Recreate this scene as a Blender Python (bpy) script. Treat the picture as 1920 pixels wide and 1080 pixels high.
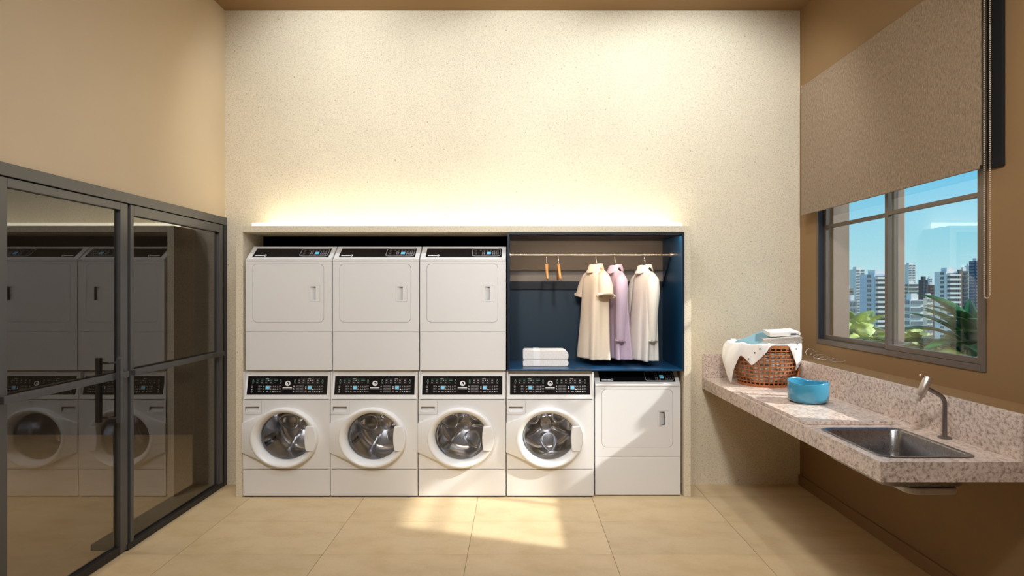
import bpy, bmesh, math, random
from mathutils import Vector, Matrix
for o in list(bpy.data.objects): bpy.data.objects.remove(o, do_unlink=True)
scn = bpy.context.scene
C = scn.collection
PI = math.pi
R = random.Random(7)

# ------------------------------------------------------------------ camera
CZ = 1.6275
FPX = 1100.0
cam_d = bpy.data.cameras.new('camera')
cam = bpy.data.objects.new('camera', cam_d); C.objects.link(cam)
cam.location = (0, 0, CZ); cam.rotation_euler = (PI/2, 0, 0)
cam_d.sensor_fit = 'HORIZONTAL'; cam_d.sensor_width = 36.0
cam_d.lens = 36.0*FPX/1920.0
cam_d.shift_x = -8/1920.0; cam_d.shift_y = 4/1920.0
cam_d.clip_start = 0.05; cam_d.clip_end = 3000
scn.camera = cam

# ------------------------------------------------------------------ world, sun, exposure
def lin(c):
    return tuple(((v/255.0)/12.92 if v/255.0 <= 0.04045 else ((v/255.0+0.055)/1.055)**2.4) for v in c)
w = bpy.data.worlds.new('sky'); scn.world = w; w.use_nodes = True
nt = w.node_tree; nt.nodes.clear()
wo = nt.nodes.new('ShaderNodeOutputWorld'); bg = nt.nodes.new('ShaderNodeBackground')
tc = nt.nodes.new('ShaderNodeTexCoord'); sx = nt.nodes.new('ShaderNodeSeparateXYZ')
rp = nt.nodes.new('ShaderNodeValToRGB')
nt.links.new(tc.outputs['Generated'], sx.inputs[0]); nt.links.new(sx.outputs['Z'], rp.inputs[0])
nt.links.new(rp.outputs[0], bg.inputs[0]); nt.links.new(bg.outputs[0], wo.inputs[0])
els = rp.color_ramp.elements
els[0].position = 0.0; els[0].color = (*lin((172, 202, 208)), 1)
els[1].position = 0.6; els[1].color = (*lin((40, 120, 185)), 1)
e = els.new(0.06); e.color = (*lin((140, 192, 204)), 1)
e = els.new(0.2); e.color = (*lin((72, 168, 210)), 1)
bg.inputs[1].default_value = 1.3
SUN_DIR = Vector((-1.0, 0.32, -0.72)).normalized()
sl = bpy.data.lights.new('sun', 'SUN'); sl.energy = 5.4; sl.angle = math.radians(1.6); sl.color = (1.0, 0.965, 0.92)
so = bpy.data.objects.new('sun', sl); C.objects.link(so)
so.rotation_euler = SUN_DIR.to_track_quat('-Z', 'Y').to_euler()
so.location = (8, 0, 8)
vs = scn.view_settings
vs.view_transform = 'Standard'; vs.look = 'None'; vs.gamma = 1.0; vs.use_curve_mapping = False
vs.exposure = 0.17
scn.cycles.max_bounces = 10; scn.cycles.transparent_max_bounces = 16

# ------------------------------------------------------------------ mesh helpers
class MB:
    def __init__(s): s.v = []; s.f = []
    def add(s, vs, fs):
        o = len(s.v); s.v += [tuple(v) for v in vs]; s.f += [tuple(i+o for i in f) for f in fs]; return s
    def box(s, x0, x1, y0, y1, z0, z1):
        return s.add([(x0,y0,z0),(x1,y0,z0),(x1,y1,z0),(x0,y1,z0),(x0,y0,z1),(x1,y0,z1),(x1,y1,z1),(x0,y1,z1)],
                     [(0,3,2,1),(4,5,6,7),(0,1,5,4),(1,2,6,5),(2,3,7,6),(3,0,4,7)])
    def prism(s, poly, a, b, ax='x'):
        n = len(poly)
        def P(p, t):
            if ax == 'x': return (t, p[0], p[1])
            if ax == 'y': return (p[0], t, p[1])
            return (p[0], p[1], t)
        vs = [P(p, a) for p in poly] + [P(p, b) for p in poly]
        fs = [tuple(range(n))[::-1], tuple(range(n, 2*n))] + [(i, (i+1) % n, (i+1) % n+n, i+n) for i in range(n)]
        return s.add(vs, fs)
    def rings(s, rows, closed=True, cap0=False, cap1=False):
        n = len(rows[0]); vs = [p for r in rows for p in r]; fs = []
        m = n if closed else n-1
        for i in range(len(rows)-1):
            for j in range(m):
                fs.append((i*n+j, i*n+(j+1) % n, (i+1)*n+(j+1) % n, (i+1)*n+j))
        if cap0: fs.append(tuple(range(n))[::-1])
        if cap1: fs.append(tuple(range((len(rows)-1)*n, len(rows)*n)))
        return s.add(vs, fs)
    def tube(s, path, r, n=10, caps=True, flat=1.0):
        pts = [Vector(p) for p in path]; rows = []; up = None
        for i, p in enumerate(pts):
            t = (pts[min(i+1, len(pts)-1)]-pts[max(i-1, 0)]).normalized()
            if up is None:
                up = Vector((0,0,1)) if abs(t.z) < 0.9 else Vector((1,0,0))
            u = (up - t*up.dot(t)).normalized(); v = t.cross(u); up = u
            rr = r[i] if isinstance(r, (list, tuple)) else r
            rows.append([p + (u*math.cos(2*PI*k/n)+v*math.sin(2*PI*k/n)*flat)*rr for k in range(n)])
        return s.rings(rows, True, caps, caps)
    def lathe(s, prof, cx=0, cy=0, cz=0, n=32, ax='z', sx=1.0, sy=1.0):
        rows = []
        for (r, h) in prof:
            row = []
            for k in range(n):
                a = 2*PI*k/n; c, d = r*math.cos(a)*sx, r*math.sin(a)*sy
                row.append((cx+c, cy+d, cz+h) if ax == 'z' else ((cx+c, cy+h, cz+d) if ax == 'y' else (cx+h, cy+c, cz+d)))
            rows.append(row)
        return s.rings(rows)
    def quad(s, a, b, c, d): return s.add([a, b, c, d], [(0, 1, 2, 3)])
    def build(s, name, m, parent=None, smooth=False, bevel=0, seg=2, solid=0, subsurf=0, auto=None):
        me = bpy.data.meshes.new(name); me.from_pydata(s.v, [], s.f); me.validate()
        bm = bmesh.new(); bm.from_mesh(me); bmesh.ops.recalc_face_normals(bm, faces=bm.faces); bm.to_mesh(me); bm.free()
        if m: me.materials.append(m)
        o = bpy.data.objects.new(name, me); C.objects.link(o)
        if parent: o.parent = parent
        if smooth: me.polygons.foreach_set('use_smooth', [True]*len(me.polygons))
        if auto is not None: me.set_sharp_from_angle(angle=math.radians(auto))
        if solid:
            q = o.modifiers.new('solid', 'SOLIDIFY'); q.thickness = solid; q.offset = 0
        if bevel:
            q = o.modifiers.new('bevel', 'BEVEL'); q.width = bevel; q.segments = seg; q.limit_method = 'ANGLE'; q.angle_limit = math.radians(40)
        if subsurf:
            q = o.modifiers.new('sub', 'SUBSURF'); q.levels = subsurf; q.render_levels = subsurf
        return o

def tag(o, label=None, cat=None, group=None, kind=None):
    if label: o['label'] = label
    if cat: o['category'] = cat
    if group: o['group'] = group
    if kind: o['kind'] = kind
    return o
def empty(name, loc, label, cat, group=None, rz=0):
    o = bpy.data.objects.new(name, None); C.objects.link(o); o.location = loc; o.rotation_euler = (0, 0, rz)
    o.empty_display_size = 0.1
    return tag(o, label, cat, group)
def copy_tree(o, parent=None):
    c = o.copy(); C.objects.link(c); c.parent = parent
    for ch in list(o.children): copy_tree(ch, c)
    return c
def rrect(x0, x1, z0, z1, r, n=5):
    p = []
    for cx, cz, a0 in ((x1-r, z1-r, 0), (x0+r, z1-r, 90), (x0+r, z0+r, 180), (x1-r, z0+r, 270)):
        for k in range(n+1):
            a = math.radians(a0+90*k/n); p.append((cx+r*math.cos(a), cz+r*math.sin(a)))
    return p

# ------------------------------------------------------------------ materials
def mat(name, col, rough=0.5, metal=0.0, spec=0.5, emit=None, estr=0, coat=0):
    m = bpy.data.materials.new(name); m.use_nodes = True
    b = m.node_tree.nodes['Principled BSDF']
    b.inputs['Base Color'].default_value = (*lin(col), 1); b.inputs['Roughness'].default_value = rough
    b.inputs['Metallic'].default_value = metal; b.inputs['Specular IOR Level'].default_value = spec
    if coat: b.inputs['Coat Weight'].default_value = coat; b.inputs['Coat Roughness'].default_value = 0.1
    if emit: b.inputs['Emission Color'].default_value = (*lin(emit), 1); b.inputs['Emission Strength'].default_value = estr
    return m
def nodes(m): return m.node_tree, m.node_tree.nodes['Principled BSDF']
def noise(nt, scale, detail=4, rough=0.6, stretch=None):
    tc = nt.nodes.new('ShaderNodeTexCoord'); mp = nt.nodes.new('ShaderNodeMapping'); n = nt.nodes.new('ShaderNodeTexNoise')
    if stretch: mp.inputs['Scale'].default_value = stretch
    n.inputs['Scale'].default_value = scale; n.inputs['Detail'].default_value = detail; n.inputs['Roughness'].default_value = rough
    nt.links.new(tc.outputs['Object'], mp.inputs[0]); nt.links.new(mp.outputs[0], n.inputs['Vector'])
    return n.outputs['Fac']
def ramp(nt, fac, stops):
    r = nt.nodes.new('ShaderNodeValToRGB'); el = r.color_ramp.elements
    el[0].position = stops[0][0]; el[0].color = (*stops[0][1], 1); el[1].position = stops[-1][0]; el[1].color = (*stops[-1][1], 1)
    for p, c in stops[1:-1]:
        e = el.new(p); e.color = (*c, 1)
    nt.links.new(fac, r.inputs[0]); return r.outputs[0]
def mix(nt, a, b, fac=1.0, mode='MULTIPLY'):
    x = nt.nodes.new('ShaderNodeMix'); x.data_type = 'RGBA'; x.blend_type = mode
    for inp, v in ((x.inputs[0], fac), (x.inputs[6], a), (x.inputs[7], b)):
        if hasattr(v, 'is_linked') or hasattr(v, 'links'): nt.links.new(v, inp)
        else: inp.default_value = v if isinstance(v, float) else (*v, 1)
    return x.outputs[2]
def bump(nt, b, h, strength=0.2, dist=0.002):
    k = nt.nodes.new('ShaderNodeBump'); k.inputs['Strength'].default_value = strength; k.inputs['Distance'].default_value = dist
    nt.links.new(h, k.inputs['Height']); nt.links.new(k.outputs[0], b.inputs['Normal'])
def g(v): return (v, v, v)

def m_stone(name, col, dots=True):
    m = mat(name, col, 0.75, spec=0.25); nt, b = nodes(m)
    fine = ramp(nt, noise(nt, 95, 3, 0.7), [(0.36, g(0.76)), (0.5, g(1.0)), (0.66, g(1.05))])
    big = ramp(nt, noise(nt, 2.5, 3), [(0.3, g(0.96)), (0.7, g(1.02))])
    c = mix(nt, lin(col), fine); c = mix(nt, c, big)
    tc = nt.nodes.new('ShaderNodeTexCoord'); vo = nt.nodes.new('ShaderNodeTexVoronoi'); vo.inputs['Scale'].default_value = 13.0
    nt.links.new(tc.outputs['Object'], vo.inputs['Vector'])
    d = ramp(nt, vo.outputs['Distance'], [(0.04, g(0.55)), (0.085, g(1.0))])
    c = mix(nt, c, d)
    nt.links.new(c, b.inputs['Base Color']); bump(nt, b, noise(nt, 95, 3, 0.7), 0.15, 0.002)
    return m
def m_granite(name):
    m = mat(name, (214, 194, 176), 0.28, spec=0.5); nt, b = nodes(m)
    n1 = ramp(nt, noise(nt, 62, 6, 0.72, (1, 0.8, 1)), [(0.34, lin((136, 116, 104))), (0.43, lin((190, 168, 154))), (0.52, lin((224, 206, 192))), (0.72, lin((236, 222, 210)))])
    n2 = ramp(nt, noise(nt, 190, 3, 0.6), [(0.30, g(0.6)), (0.42, g(1.0))])
    n3 = ramp(nt, noise(nt, 9, 4), [(0.3, g(0.86)), (0.65, g(1.03))])
    c = mix(nt, mix(nt, n1, n2, 0.7), n3)
    nt.links.new(c, b.inputs['Base Color']); return m
def m_paint(name, col, rough=0.7):
    m = mat(name, col, rough, spec=0.3); nt, b = nodes(m)
    c = mix(nt, lin(col), ramp(nt, noise(nt, 1.4, 3), [(0.3, g(0.97)), (0.7, g(1.02))]))
    nt.links.new(c, b.inputs['Base Color']); bump(nt, b, noise(nt, 220, 2), 0.05, 0.001); return m
def m_fabric(name, col, scale=300, rough=0.95, amt=0.15, stretch=None):
    m = mat(name, col, rough, spec=0.1); nt, b = nodes(m)
    n = noise(nt, scale, 3, 0.7, stretch)
    c = mix(nt, lin(col), ramp(nt, n, [(0.36, g(1-amt)), (0.64, g(1+amt))]))
    nt.links.new(c, b.inputs['Base Color']); bump(nt, b, n, 0.25, 0.001)
    b.inputs['Sheen Weight'].default_value = 0.15; return m
def m_glass(name, tint, ior=1.5, gain=1.8):
    m = bpy.data.materials.new(name); m.use_nodes = True; nt = m.node_tree; nt.nodes.clear()
    out = nt.nodes.new('ShaderNodeOutputMaterial'); tr = nt.nodes.new('ShaderNodeBsdfTransparent'); gl = nt.nodes.new('ShaderNodeBsdfGlossy')
    mx = nt.nodes.new('ShaderNodeMixShader'); fr = nt.nodes.new('ShaderNodeFresnel'); ge = nt.nodes.new('ShaderNodeNewGeometry')
    s1 = nt.nodes.new('ShaderNodeMath'); s1.operation = 'SUBTRACT'; s1.inputs[0].default_value = gain
    s3 = nt.nodes.new('ShaderNodeMath'); s3.operation = 'MULTIPLY'; s3.inputs[1].default_value = gain
    s2 = nt.nodes.new('ShaderNodeMath'); s2.operation = 'MULTIPLY'; s2.use_clamp = True
    fr.inputs['IOR'].default_value = ior; gl.inputs['Roughness'].default_value = 0.0; gl.inputs['Color'].default_value = (1, 1, 1, 1)
    tr.inputs['Color'].default_value = (*tint, 1)
    nt.links.new(ge.outputs['Backfacing'], s3.inputs[0]); nt.links.new(s3.outputs[0], s1.inputs[1])
    nt.links.new(fr.outputs[0], s2.inputs[0]); nt.links.new(s1.outputs[0], s2.inputs[1])
    nt.links.new(s2.outputs[0], mx.inputs[0]); nt.links.new(tr.outputs[0], mx.inputs[1]); nt.links.new(gl.outputs[0], mx.inputs[2])
    nt.links.new(mx.outputs[0], out.inputs[0]); return m
def m_emit(name, col, s):
    m = bpy.data.materials.new(name); m.use_nodes = True; nt = m.node_tree; nt.nodes.clear()
    out = nt.nodes.new('ShaderNodeOutputMaterial'); e = nt.nodes.new('ShaderNodeEmission')
    e.inputs[0].default_value = (*lin(col), 1); e.inputs[1].default_value = s; nt.links.new(e.outputs[0], out.inputs[0]); return m
def m_tile(name, col):
    m = mat(name, col, 0.42, spec=0.4); nt, b = nodes(m)
    oi = nt.nodes.new('ShaderNodeObjectInfo')
    rnd = ramp(nt, oi.outputs['Random'], [(0.0, (0.93, 0.93, 0.93)), (0.5, (1.0, 0.99, 0.97)), (1.0, (1.03, 1.01, 1.0))])
    cl = ramp(nt, noise(nt, 3.0, 5, 0.6, (1, 1.6, 1)), [(0.36, (0.90, 0.87, 0.82)), (0.52, (1, 1, 1)), (0.66, (1.03, 1.05, 1.08))])
    fi = ramp(nt, noise(nt, 60, 3, 0.6), [(0.3, g(0.97)), (0.7, g(1.02))])
    c = mix(nt, mix(nt, mix(nt, lin(col), rnd), cl), fi)
    nt.links.new(c, b.inputs['Base Color']); return m
def m_brushed(name, col, rough, stretch):
    m = mat(name, col, rough, 1.0); nt, b = nodes(m)
    n = noise(nt, 90, 3, 0.6, stretch)
    r = ramp(nt, n, [(0.3, g(rough*0.75)), (0.7, g(rough*1.3))]); nt.links.new(r, b.inputs['Roughness']); return m

STONE = m_stone('terrazzo stone', (226, 213, 188))
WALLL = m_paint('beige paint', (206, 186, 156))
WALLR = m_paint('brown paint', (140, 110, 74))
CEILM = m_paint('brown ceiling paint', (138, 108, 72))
TILE = m_tile('beige floor tile', (213, 190, 150))
GROUT = mat('floor grout', (128, 104, 74), 0.9)
GRAN = m_granite('granite')
CONC = m_stone('grey concrete', (76, 70, 67))
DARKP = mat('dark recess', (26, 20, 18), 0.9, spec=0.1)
ALUM = mat('graphite aluminium', (94, 94, 95), 0.38, 0.5)
ALUMD = mat('dark aluminium', (40, 40, 42), 0.4, 0.4)
WINF = mat('taupe window aluminium', (104, 92, 82), 0.4, 0.3)
WHITE = mat('white enamel', (231, 228, 225), 0.28, spec=0.5, coat=0.2)
WHITE2 = mat('white plastic', (236, 234, 231), 0.3, spec=0.5)
SEAMG = mat('grey base plastic', (86, 84, 86), 0.6)
BLACKG = mat('black glass panel', (18, 17, 20), 0.12, spec=0.6)
BLACK = mat('black rubber', (16, 16, 17), 0.6)
PRINTG = mat('grey print', (150, 146, 146), 0.6)
PRINTW = mat('white print', (240, 238, 236), 0.6)
PRINTE = mat('green print', (48, 104, 92), 0.6)
PRINTD = mat('dark grey print', (84, 80, 82), 0.6)
PRINTR = mat('red print', (205, 110, 100), 0.6)
LCD = mat('lit blue display', (96, 170, 200), 0.4, emit=(110, 190, 215), estr=0.35)
STEEL = m_brushed('brushed drum steel', (232, 233, 238), 0.2, (1, 1, 14))
SINKST = m_brushed('satin sink steel', (150, 148, 148), 0.3, (1, 12, 1))
CHROME = mat('chrome', (225, 222, 220), 0.12, 1.0)
FAUC = mat('satin nickel', (214, 204, 196), 0.36, 0.9)
FAUCD = mat('dark nickel', (136, 130, 128), 0.34, 0.9)
NAVYB = mat('slate navy panel', (28, 50, 66), 0.45)
NAVY = mat('navy lacquer', (14, 62, 98), 0.32, spec=0.5)
NAVYD = mat('dark navy edge', (18, 28, 42), 0.4)
TAUPE = mat('taupe back panel', (132, 124, 116), 0.6)
RODM = mat('warm rod metal', (238, 214, 190), 0.25, 0.8)
WOOD = mat('light hanger wood', (206, 152, 96), 0.45)
nt_, b_ = nodes(WOOD); nt_.links.new(mix(nt_, lin((206, 152, 96)), ramp(nt_, noise(nt_, 40, 3, 0.6, (6, 1, 6)), [(0.3, g(0.75)), (0.7, g(1.08))])), b_.inputs['Base Color'])
CREAM = m_fabric('cream cotton', (240, 222, 198), 500, amt=0.05)
LILAC = m_fabric('lilac cotton', (206, 184, 202), 500, amt=0.05)
OFFW = m_fabric('off white cotton', (242, 236, 224), 500, amt=0.05)
TERRY = m_fabric('white terry', (240, 234, 228), 220, amt=0.12)
TERRYB = mat('satin towel band', (250, 246, 242), 0.7)
CLOTHW = m_fabric('white linen', (240, 234, 226), 180, amt=0.06)
TEALC = m_fabric('teal cotton', (112, 152, 164), 260, amt=0.12)
GREYC = m_fabric('grey striped cotton', (176, 166, 156), 90, amt=0.3, stretch=(1, 1, 9))
WICKER = mat('orange brown wicker', (176, 104, 56), 0.55)
nt_, b_ = nodes(WICKER); nt_.links.new(mix(nt_, lin((176, 104, 56)), ramp(nt_, noise(nt_, 70, 3), [(0.3, g(0.7)), (0.7, g(1.15))])), b_.inputs['Base Color'])
BOWLB = mat('blue glazed ceramic', (62, 140, 170), 0.16, spec=0.6, coat=0.5)
FELT = m_fabric('brown woven blind', (136, 116, 93), 60, amt=0.42, stretch=(1, 2.0, 0.7))
for n_ in FELT.node_tree.nodes:
    if n_.type == 'BUMP': n_.inputs['Strength'].default_value = 0.06
    if n_.type == 'TEX_NOISE': n_.inputs['Detail'].default_value = 6.0; n_.inputs['Roughness'].default_value = 0.8
BEAD = mat('beige plastic bead', (190, 172, 150), 0.4)
WIRE = mat('clear thin wire', (196, 190, 184), 0.15, 0.6)
GLASSD = m_glass('smoked door glass', (0.62, 0.60, 0.57))
GLASSW = m_glass('window glass', (0.95, 0.97, 0.97), gain=1.3)
GLASSP = m_glass('washer porthole glass', (0.98, 0.985, 0.99), gain=1.5)
LEDM = m_emit('led diffuser', (255, 244, 214), 4.5)
LEDC = m_emit('closet led', (255, 226, 198), 85.0)

# ------------------------------------------------------------------ ceiling lamps out of the picture: wall washers and added fill
XL, XR, YB, YF, ZC = -2.441, 2.378, 4.917, 4.614, 3.97
def st(o, label=None, cat=None): return tag(o, label, cat, kind='structure')
FILLE = m_emit('ceiling fill diffuser', (246, 249, 255), 11.5)
FILLR = m_emit('dim ceiling fill diffuser', (246, 249, 255), 2.5)
def ceiling_fill(x, y, wx, wy, label, z=ZC, m=None):
    t = empty('ceiling_fill_panel', (x, y, z), label, 'fill light')
    MB().box(-wx-.03, wx+.03, -wy-.03, wy+.03, -.02, 0).build('fill_frame', ALUM, t)
    MB().box(-wx, wx, -wy, wy, -.026, -.0205).build('fill_diffuser', m or FILLE, t)
ceiling_fill(0.0, 2.2, 0.75, 0.3, 'added long flat ceiling fill panel in the middle of the room')  # unseen panel added to raise the ambient light
ceiling_fill(0.0, -0.4, 0.6, 0.35, 'added flat ceiling fill panel behind the viewpoint', m=FILLR)  # weak unseen fill added behind the camera
def spotlight(p, aim, size, blend, energy, label, col=(0.88, 0.96, 1.0), soft=0.06):  # serves the wall washers and the added fill spots
    t = empty('ceiling_or_fill_spotlight', (p[0], p[1], ZC), label, 'spotlight')
    dz = p[2]-ZC
    MB().lathe([(0.0, 0), (.05, 0), (.05, -.02), (.012, -.022), (.012, dz+.06), (0, dz+.06)], n=20).build('mount', ALUMD, t, smooth=True, auto=40)
    d = bpy.data.lights.new('spot_beam', 'SPOT'); d.energy = energy; d.spot_size = math.radians(size); d.spot_blend = blend
    d.shadow_soft_size = soft; d.color = col
    o = bpy.data.objects.new('spot_beam', d); C.objects.link(o); o.parent = t; o.location = (0, 0, dz)
    sd = (Vector(aim)-Vector(p)).normalized(); o.rotation_euler = sd.to_track_quat('-Z', 'Y').to_euler()
    q = sd.to_track_quat('Z', 'Y').to_matrix().to_4x4()
    sh = MB().lathe([(.06, -.005), (.066, -.03), (.066, -.12), (.05, -.15), (0, -.15)], n=24)
    sh.v = [tuple(q @ Vector(v) + Vector((0, 0, dz))) for v in sh.v]; sh.build('head', ALUMD, t, smooth=True, auto=40)
spotlight((-1.45, 3.85, 3.9), (-1.35, YB, 3.1), 130, .6, 46, 'ceiling spotlight washing the left of the stone wall')
spotlight((.1, 3.85, 3.9), (.1, YB, 3.0), 128, .6, 46, 'ceiling spotlight washing the middle of the stone wall')
spotlight((1.4, 3.75, 3.9), (1.35, YB, 2.6), 128, .6, 66, 'ceiling spotlight washing the right of the stone wall')
spotlight((-.6, .4, 3.85), (-1.35, 4.6, 1.4), 66, 1.0, 350, 'added fill spotlight aimed at the washers from the door side', (1.0, .985, .965), .2)  # unseen spot added to brighten the machine fronts
spotlight((.6, .4, 3.85), (1.75, 4.6, 1.3), 70, 1.0, 370, 'added fill spotlight aimed at the closet and counter', (1.0, .985, .965), .2)  # unseen spot added to brighten closet and counter

# ------------------------------------------------------------------ room shell
YR = -2.2
fl = st(MB().box(XL-.0, XR, YR, YB+.6, -.06, -.004).build('floor', GROUT), 'beige tiled floor of the laundry room', 'floor')
TW, TD = 0.893, 0.512
tm = None
x0s = [-.300+TW*k for k in range(-3, 4)]; y0s = [4.125+TD*k for k in range(-12, 3)]
for xa in x0s:
    for ya in y0s:
        a, b = max(xa, XL), min(xa+TW, XR); c, d = max(ya, YR), min(ya+TD, 5.0)
        if b-a < .02 or d-c < .02: continue
        full = abs(b-a-TW) < 1e-6 and abs(d-c-TD) < 1e-6
        if full and tm is not None:
            o = bpy.data.objects.new('tile', tm); C.objects.link(o); o.location = ((a+b)/2, (c+d)/2, 0); o.parent = fl
        else:
            hw, hd = (b-a)/2-.0014, (d-c)/2-.0008
            o = MB().box(-hw, hw, -hd, hd, -.012, 0).build('tile', TILE, fl); o.location = ((a+b)/2, (c+d)/2, 0)
            if full: tm = o.data
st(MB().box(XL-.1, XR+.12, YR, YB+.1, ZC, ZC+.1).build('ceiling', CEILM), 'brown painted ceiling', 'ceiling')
# niche opening
NX0, NX1, NZ = -2.152, 1.319, 2.083
m_ = MB(); m_.box(XL, XR, YB, YB+.073, NZ, ZC); m_.box(XL, NX0, YB, YB+.073, 0, NZ); m_.box(NX1, XR, YB, YB+.073, 0, NZ)
st(m_.build('wall_back', STONE), 'cream speckled stone wall behind the machines', 'wall')
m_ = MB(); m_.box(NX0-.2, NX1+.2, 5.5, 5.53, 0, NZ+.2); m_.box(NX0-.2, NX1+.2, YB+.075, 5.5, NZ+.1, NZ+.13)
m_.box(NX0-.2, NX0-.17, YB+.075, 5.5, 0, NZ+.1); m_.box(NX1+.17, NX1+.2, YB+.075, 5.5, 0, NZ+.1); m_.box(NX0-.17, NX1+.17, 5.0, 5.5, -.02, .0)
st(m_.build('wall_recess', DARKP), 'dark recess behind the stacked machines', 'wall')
# left wall
DZ = 2.233; DY0 = 2.70
m_ = MB(); m_.box(XL-.2, XL, YR, YB+.07, DZ, ZC); m_.box(XL-.2, XL, YR, DY0, 0, DZ)
st(m_.build('wall_left', WALLL), 'smooth beige wall above the glass doors', 'wall')
# right wall with window opening
WY0, WY1, WZ0, WZ1 = 2.966, 4.638, 1.21, 3.2
m_ = MB(); m_.box(XR, XR+.12, YR, WY0, 0, ZC); m_.box(XR, XR+.12, WY1, YB+.07, 0, ZC)
m_.box(XR, XR+.12, WY0, WY1, 0, WZ0); m_.box(XR, XR+.12, WY0, WY1, WZ1, ZC)
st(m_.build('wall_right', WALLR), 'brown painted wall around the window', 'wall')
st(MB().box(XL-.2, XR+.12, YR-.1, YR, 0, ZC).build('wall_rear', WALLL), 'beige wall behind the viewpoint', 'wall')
bs = MB().box(XR-.016, XR, YR, YB, 0, .085).build('baseboard_right', WALLR, bevel=.003)
st(bs, 'brown baseboard under the counter', 'baseboard')
# adjoining room behind the glass
st(MB().box(-7.5, XL-.0001, 0.0, 7.0, -.06, 0).build('floor_corridor', m_tile('corridor tile', (190, 170, 138))), 'beige floor seen through the glass doors', 'floor')
st(MB().box(-7.5, XL-.2, 6.6, 6.7, 0, 3).build('wall_corridor', CONC), 'grey concrete wall beyond the glass doors', 'wall')
st(MB().box(-7.6, -7.5, 0, 6.7, 0, 3).build('wall_corridor_side', CONC), 'dark side wall beyond the glass doors', 'wall')
st(MB().box(-7.6, XL-.2, 0, 6.7, 3, 3.1).build('ceiling_corridor', CEILM), 'ceiling beyond the glass doors', 'ceiling')
st(MB().box(-7.6, XL-.2, -.1, 0, 0, 3).build('wall_corridor_near', CONC), 'near wall beyond the glass doors', 'wall')

st(MB().box(XL-.2, XL-.1, YB+.08, 6.7, 0, 3).build('wall_corridor_right', CONC), 'concrete return wall beyond the glass doors', 'wall')
ceiling_fill(-4.6, 3.6, .5, .5, 'added flat ceiling fill panel in the room beyond the glass doors', 3.0, m_emit('corridor fill diffuser', (255, 240, 220), 24.0))  # unseen lamp added to lighten the floor behind the glass
# ------------------------------------------------------------------ stone surround and led
sf = empty('stone_surround', (0, YF, 0), 'cream speckled stone surround framing the stacked machines and closet', 'surround')
SX0, SX1, SZ = -2.206, 1.374, 2.134
MB().box(SX0, NX0, 0, YB-YF, 0, SZ).build('side_panel', STONE, sf, bevel=.003)
MB().box(NX1, SX1, 0, YB-YF, 0, SZ).build('side_panel', STONE, sf, bevel=.003)
MB().box(NX0, NX1, 0, YB-YF, NZ, SZ).build('top_panel', STONE, sf, bevel=.003)
led = MB().prism([(4.64, SZ+.001), (4.912, SZ+.001), (4.912, SZ+.058), (4.64, SZ+.023)], -2.089, 1.309, 'x').build('led_light', LEDM)
tag(led, 'glowing warm white light strip on top of the stone surround', 'light strip')

# ------------------------------------------------------------------ glass doors on the left wall
def frame_rect(mb, xa, xb, y0, y1, z0, z1, wy, wz0, wz1):
    mb.box(xa, xb, y0, y0+wy, z0, z1); mb.box(xa, xb, y1-wy, y1, z0, z1)
    if wz0: mb.box(xa, xb, y0+wy, y1-wy, z0, z0+wz0)
    mb.box(xa, xb, y0+wy, y1-wy, z1-wz1, z1)
df = empty('door_1', (XL, 3.69, 0), 'graphite framed pivoting glass door nearer the camera', 'door'); df['kind'] = 'structure'
def loc(o, e): o.location = -e.location; return o
def Bd(name, m, par, *bx, bevel=.002):
    mb = MB()
    for b in bx: mb.box(*b)
    o = mb.build(name, m, par, bevel=bevel); o.location = -Vector(par.location); return o
Bd('stile', ALUM, df, (XL-.035, XL+.012, 3.60, 3.668, .01, 2.165))
Bd('stile', ALUM, df, (XL-.035, XL+.012, 2.735, 2.80, .01, 2.165))
Bd('top_rail', ALUM, df, (XL-.035, XL+.012, 2.80, 3.60, 2.12, 2.165))
Bd('bottom_rail', ALUMD, df, (XL-.035, XL+.012, 2.80, 3.60, .01, .055))
Bd('glass_pane', GLASSD, df, (XL-.016, XL-.008, 2.795, 3.605, .05, 2.125), bevel=0)
Bd('push_bar', ALUM, df, (XL+.012, XL+.04, 2.75, 3.64, 1.09, 1.126))
for sx_ in (.055, -.055):
    mb = MB(); mb.box(XL+sx_-.014, XL+sx_+.014, 3.517, 3.543, .83, 1.22)
    mb.box(min(XL, XL+sx_), max(XL, XL+sx_), 3.525, 3.535, 1.185, 1.195); mb.box(min(XL, XL+sx_), max(XL, XL+sx_), 3.525, 3.535, .855, .865)
    o = mb.build('pull_handle', ALUM, df, bevel=.002); o.location = -Vector(df.location)
dg = empty('door_2', (XL, 4.3, 0), 'graphite framed fixed glass panel beside the stone wall', 'door'); dg['kind'] = 'structure'
Bd('stile', ALUM, dg, (XL-.05, XL+.015, 3.69, 3.722, .03, 2.165))
Bd('stile', ALUM, dg, (XL-.21, XL+.015, 4.80, 4.86, .03, 2.165))
Bd('top_rail', ALUM, dg, (XL-.05, XL+.015, 3.722, 4.80, 2.10, 2.165))
Bd('glass_pane', GLASSD, dg, (XL-.016, XL-.008, 3.715, 4.805, .04, 2.105), bevel=0)
Bd('push_bar', ALUM, dg, (XL+.015, XL+.04, 3.70, 4.83, 1.09, 1.126))
Bd('sill', ALUMD, dg, (XL-.215, XL+.018, 3.66, 4.86, 0, .04))
tf = Bd('trim_1', ALUM, sf, (XL-.06, XL+.02, DY0, YB-.003, 2.17, DZ)); tf.parent = None; tf.location = (0, 0, 0)
st(tf, 'graphite header beam above the glass doors', 'door frame')
tf = MB().box(XL-.06, XL+.02, 4.862, YB-.003, 0, 2.169).build('trim_2', ALUMD, bevel=.002); st(tf, 'dark jamb of the glass doors at the stone wall', 'door frame')
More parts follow.
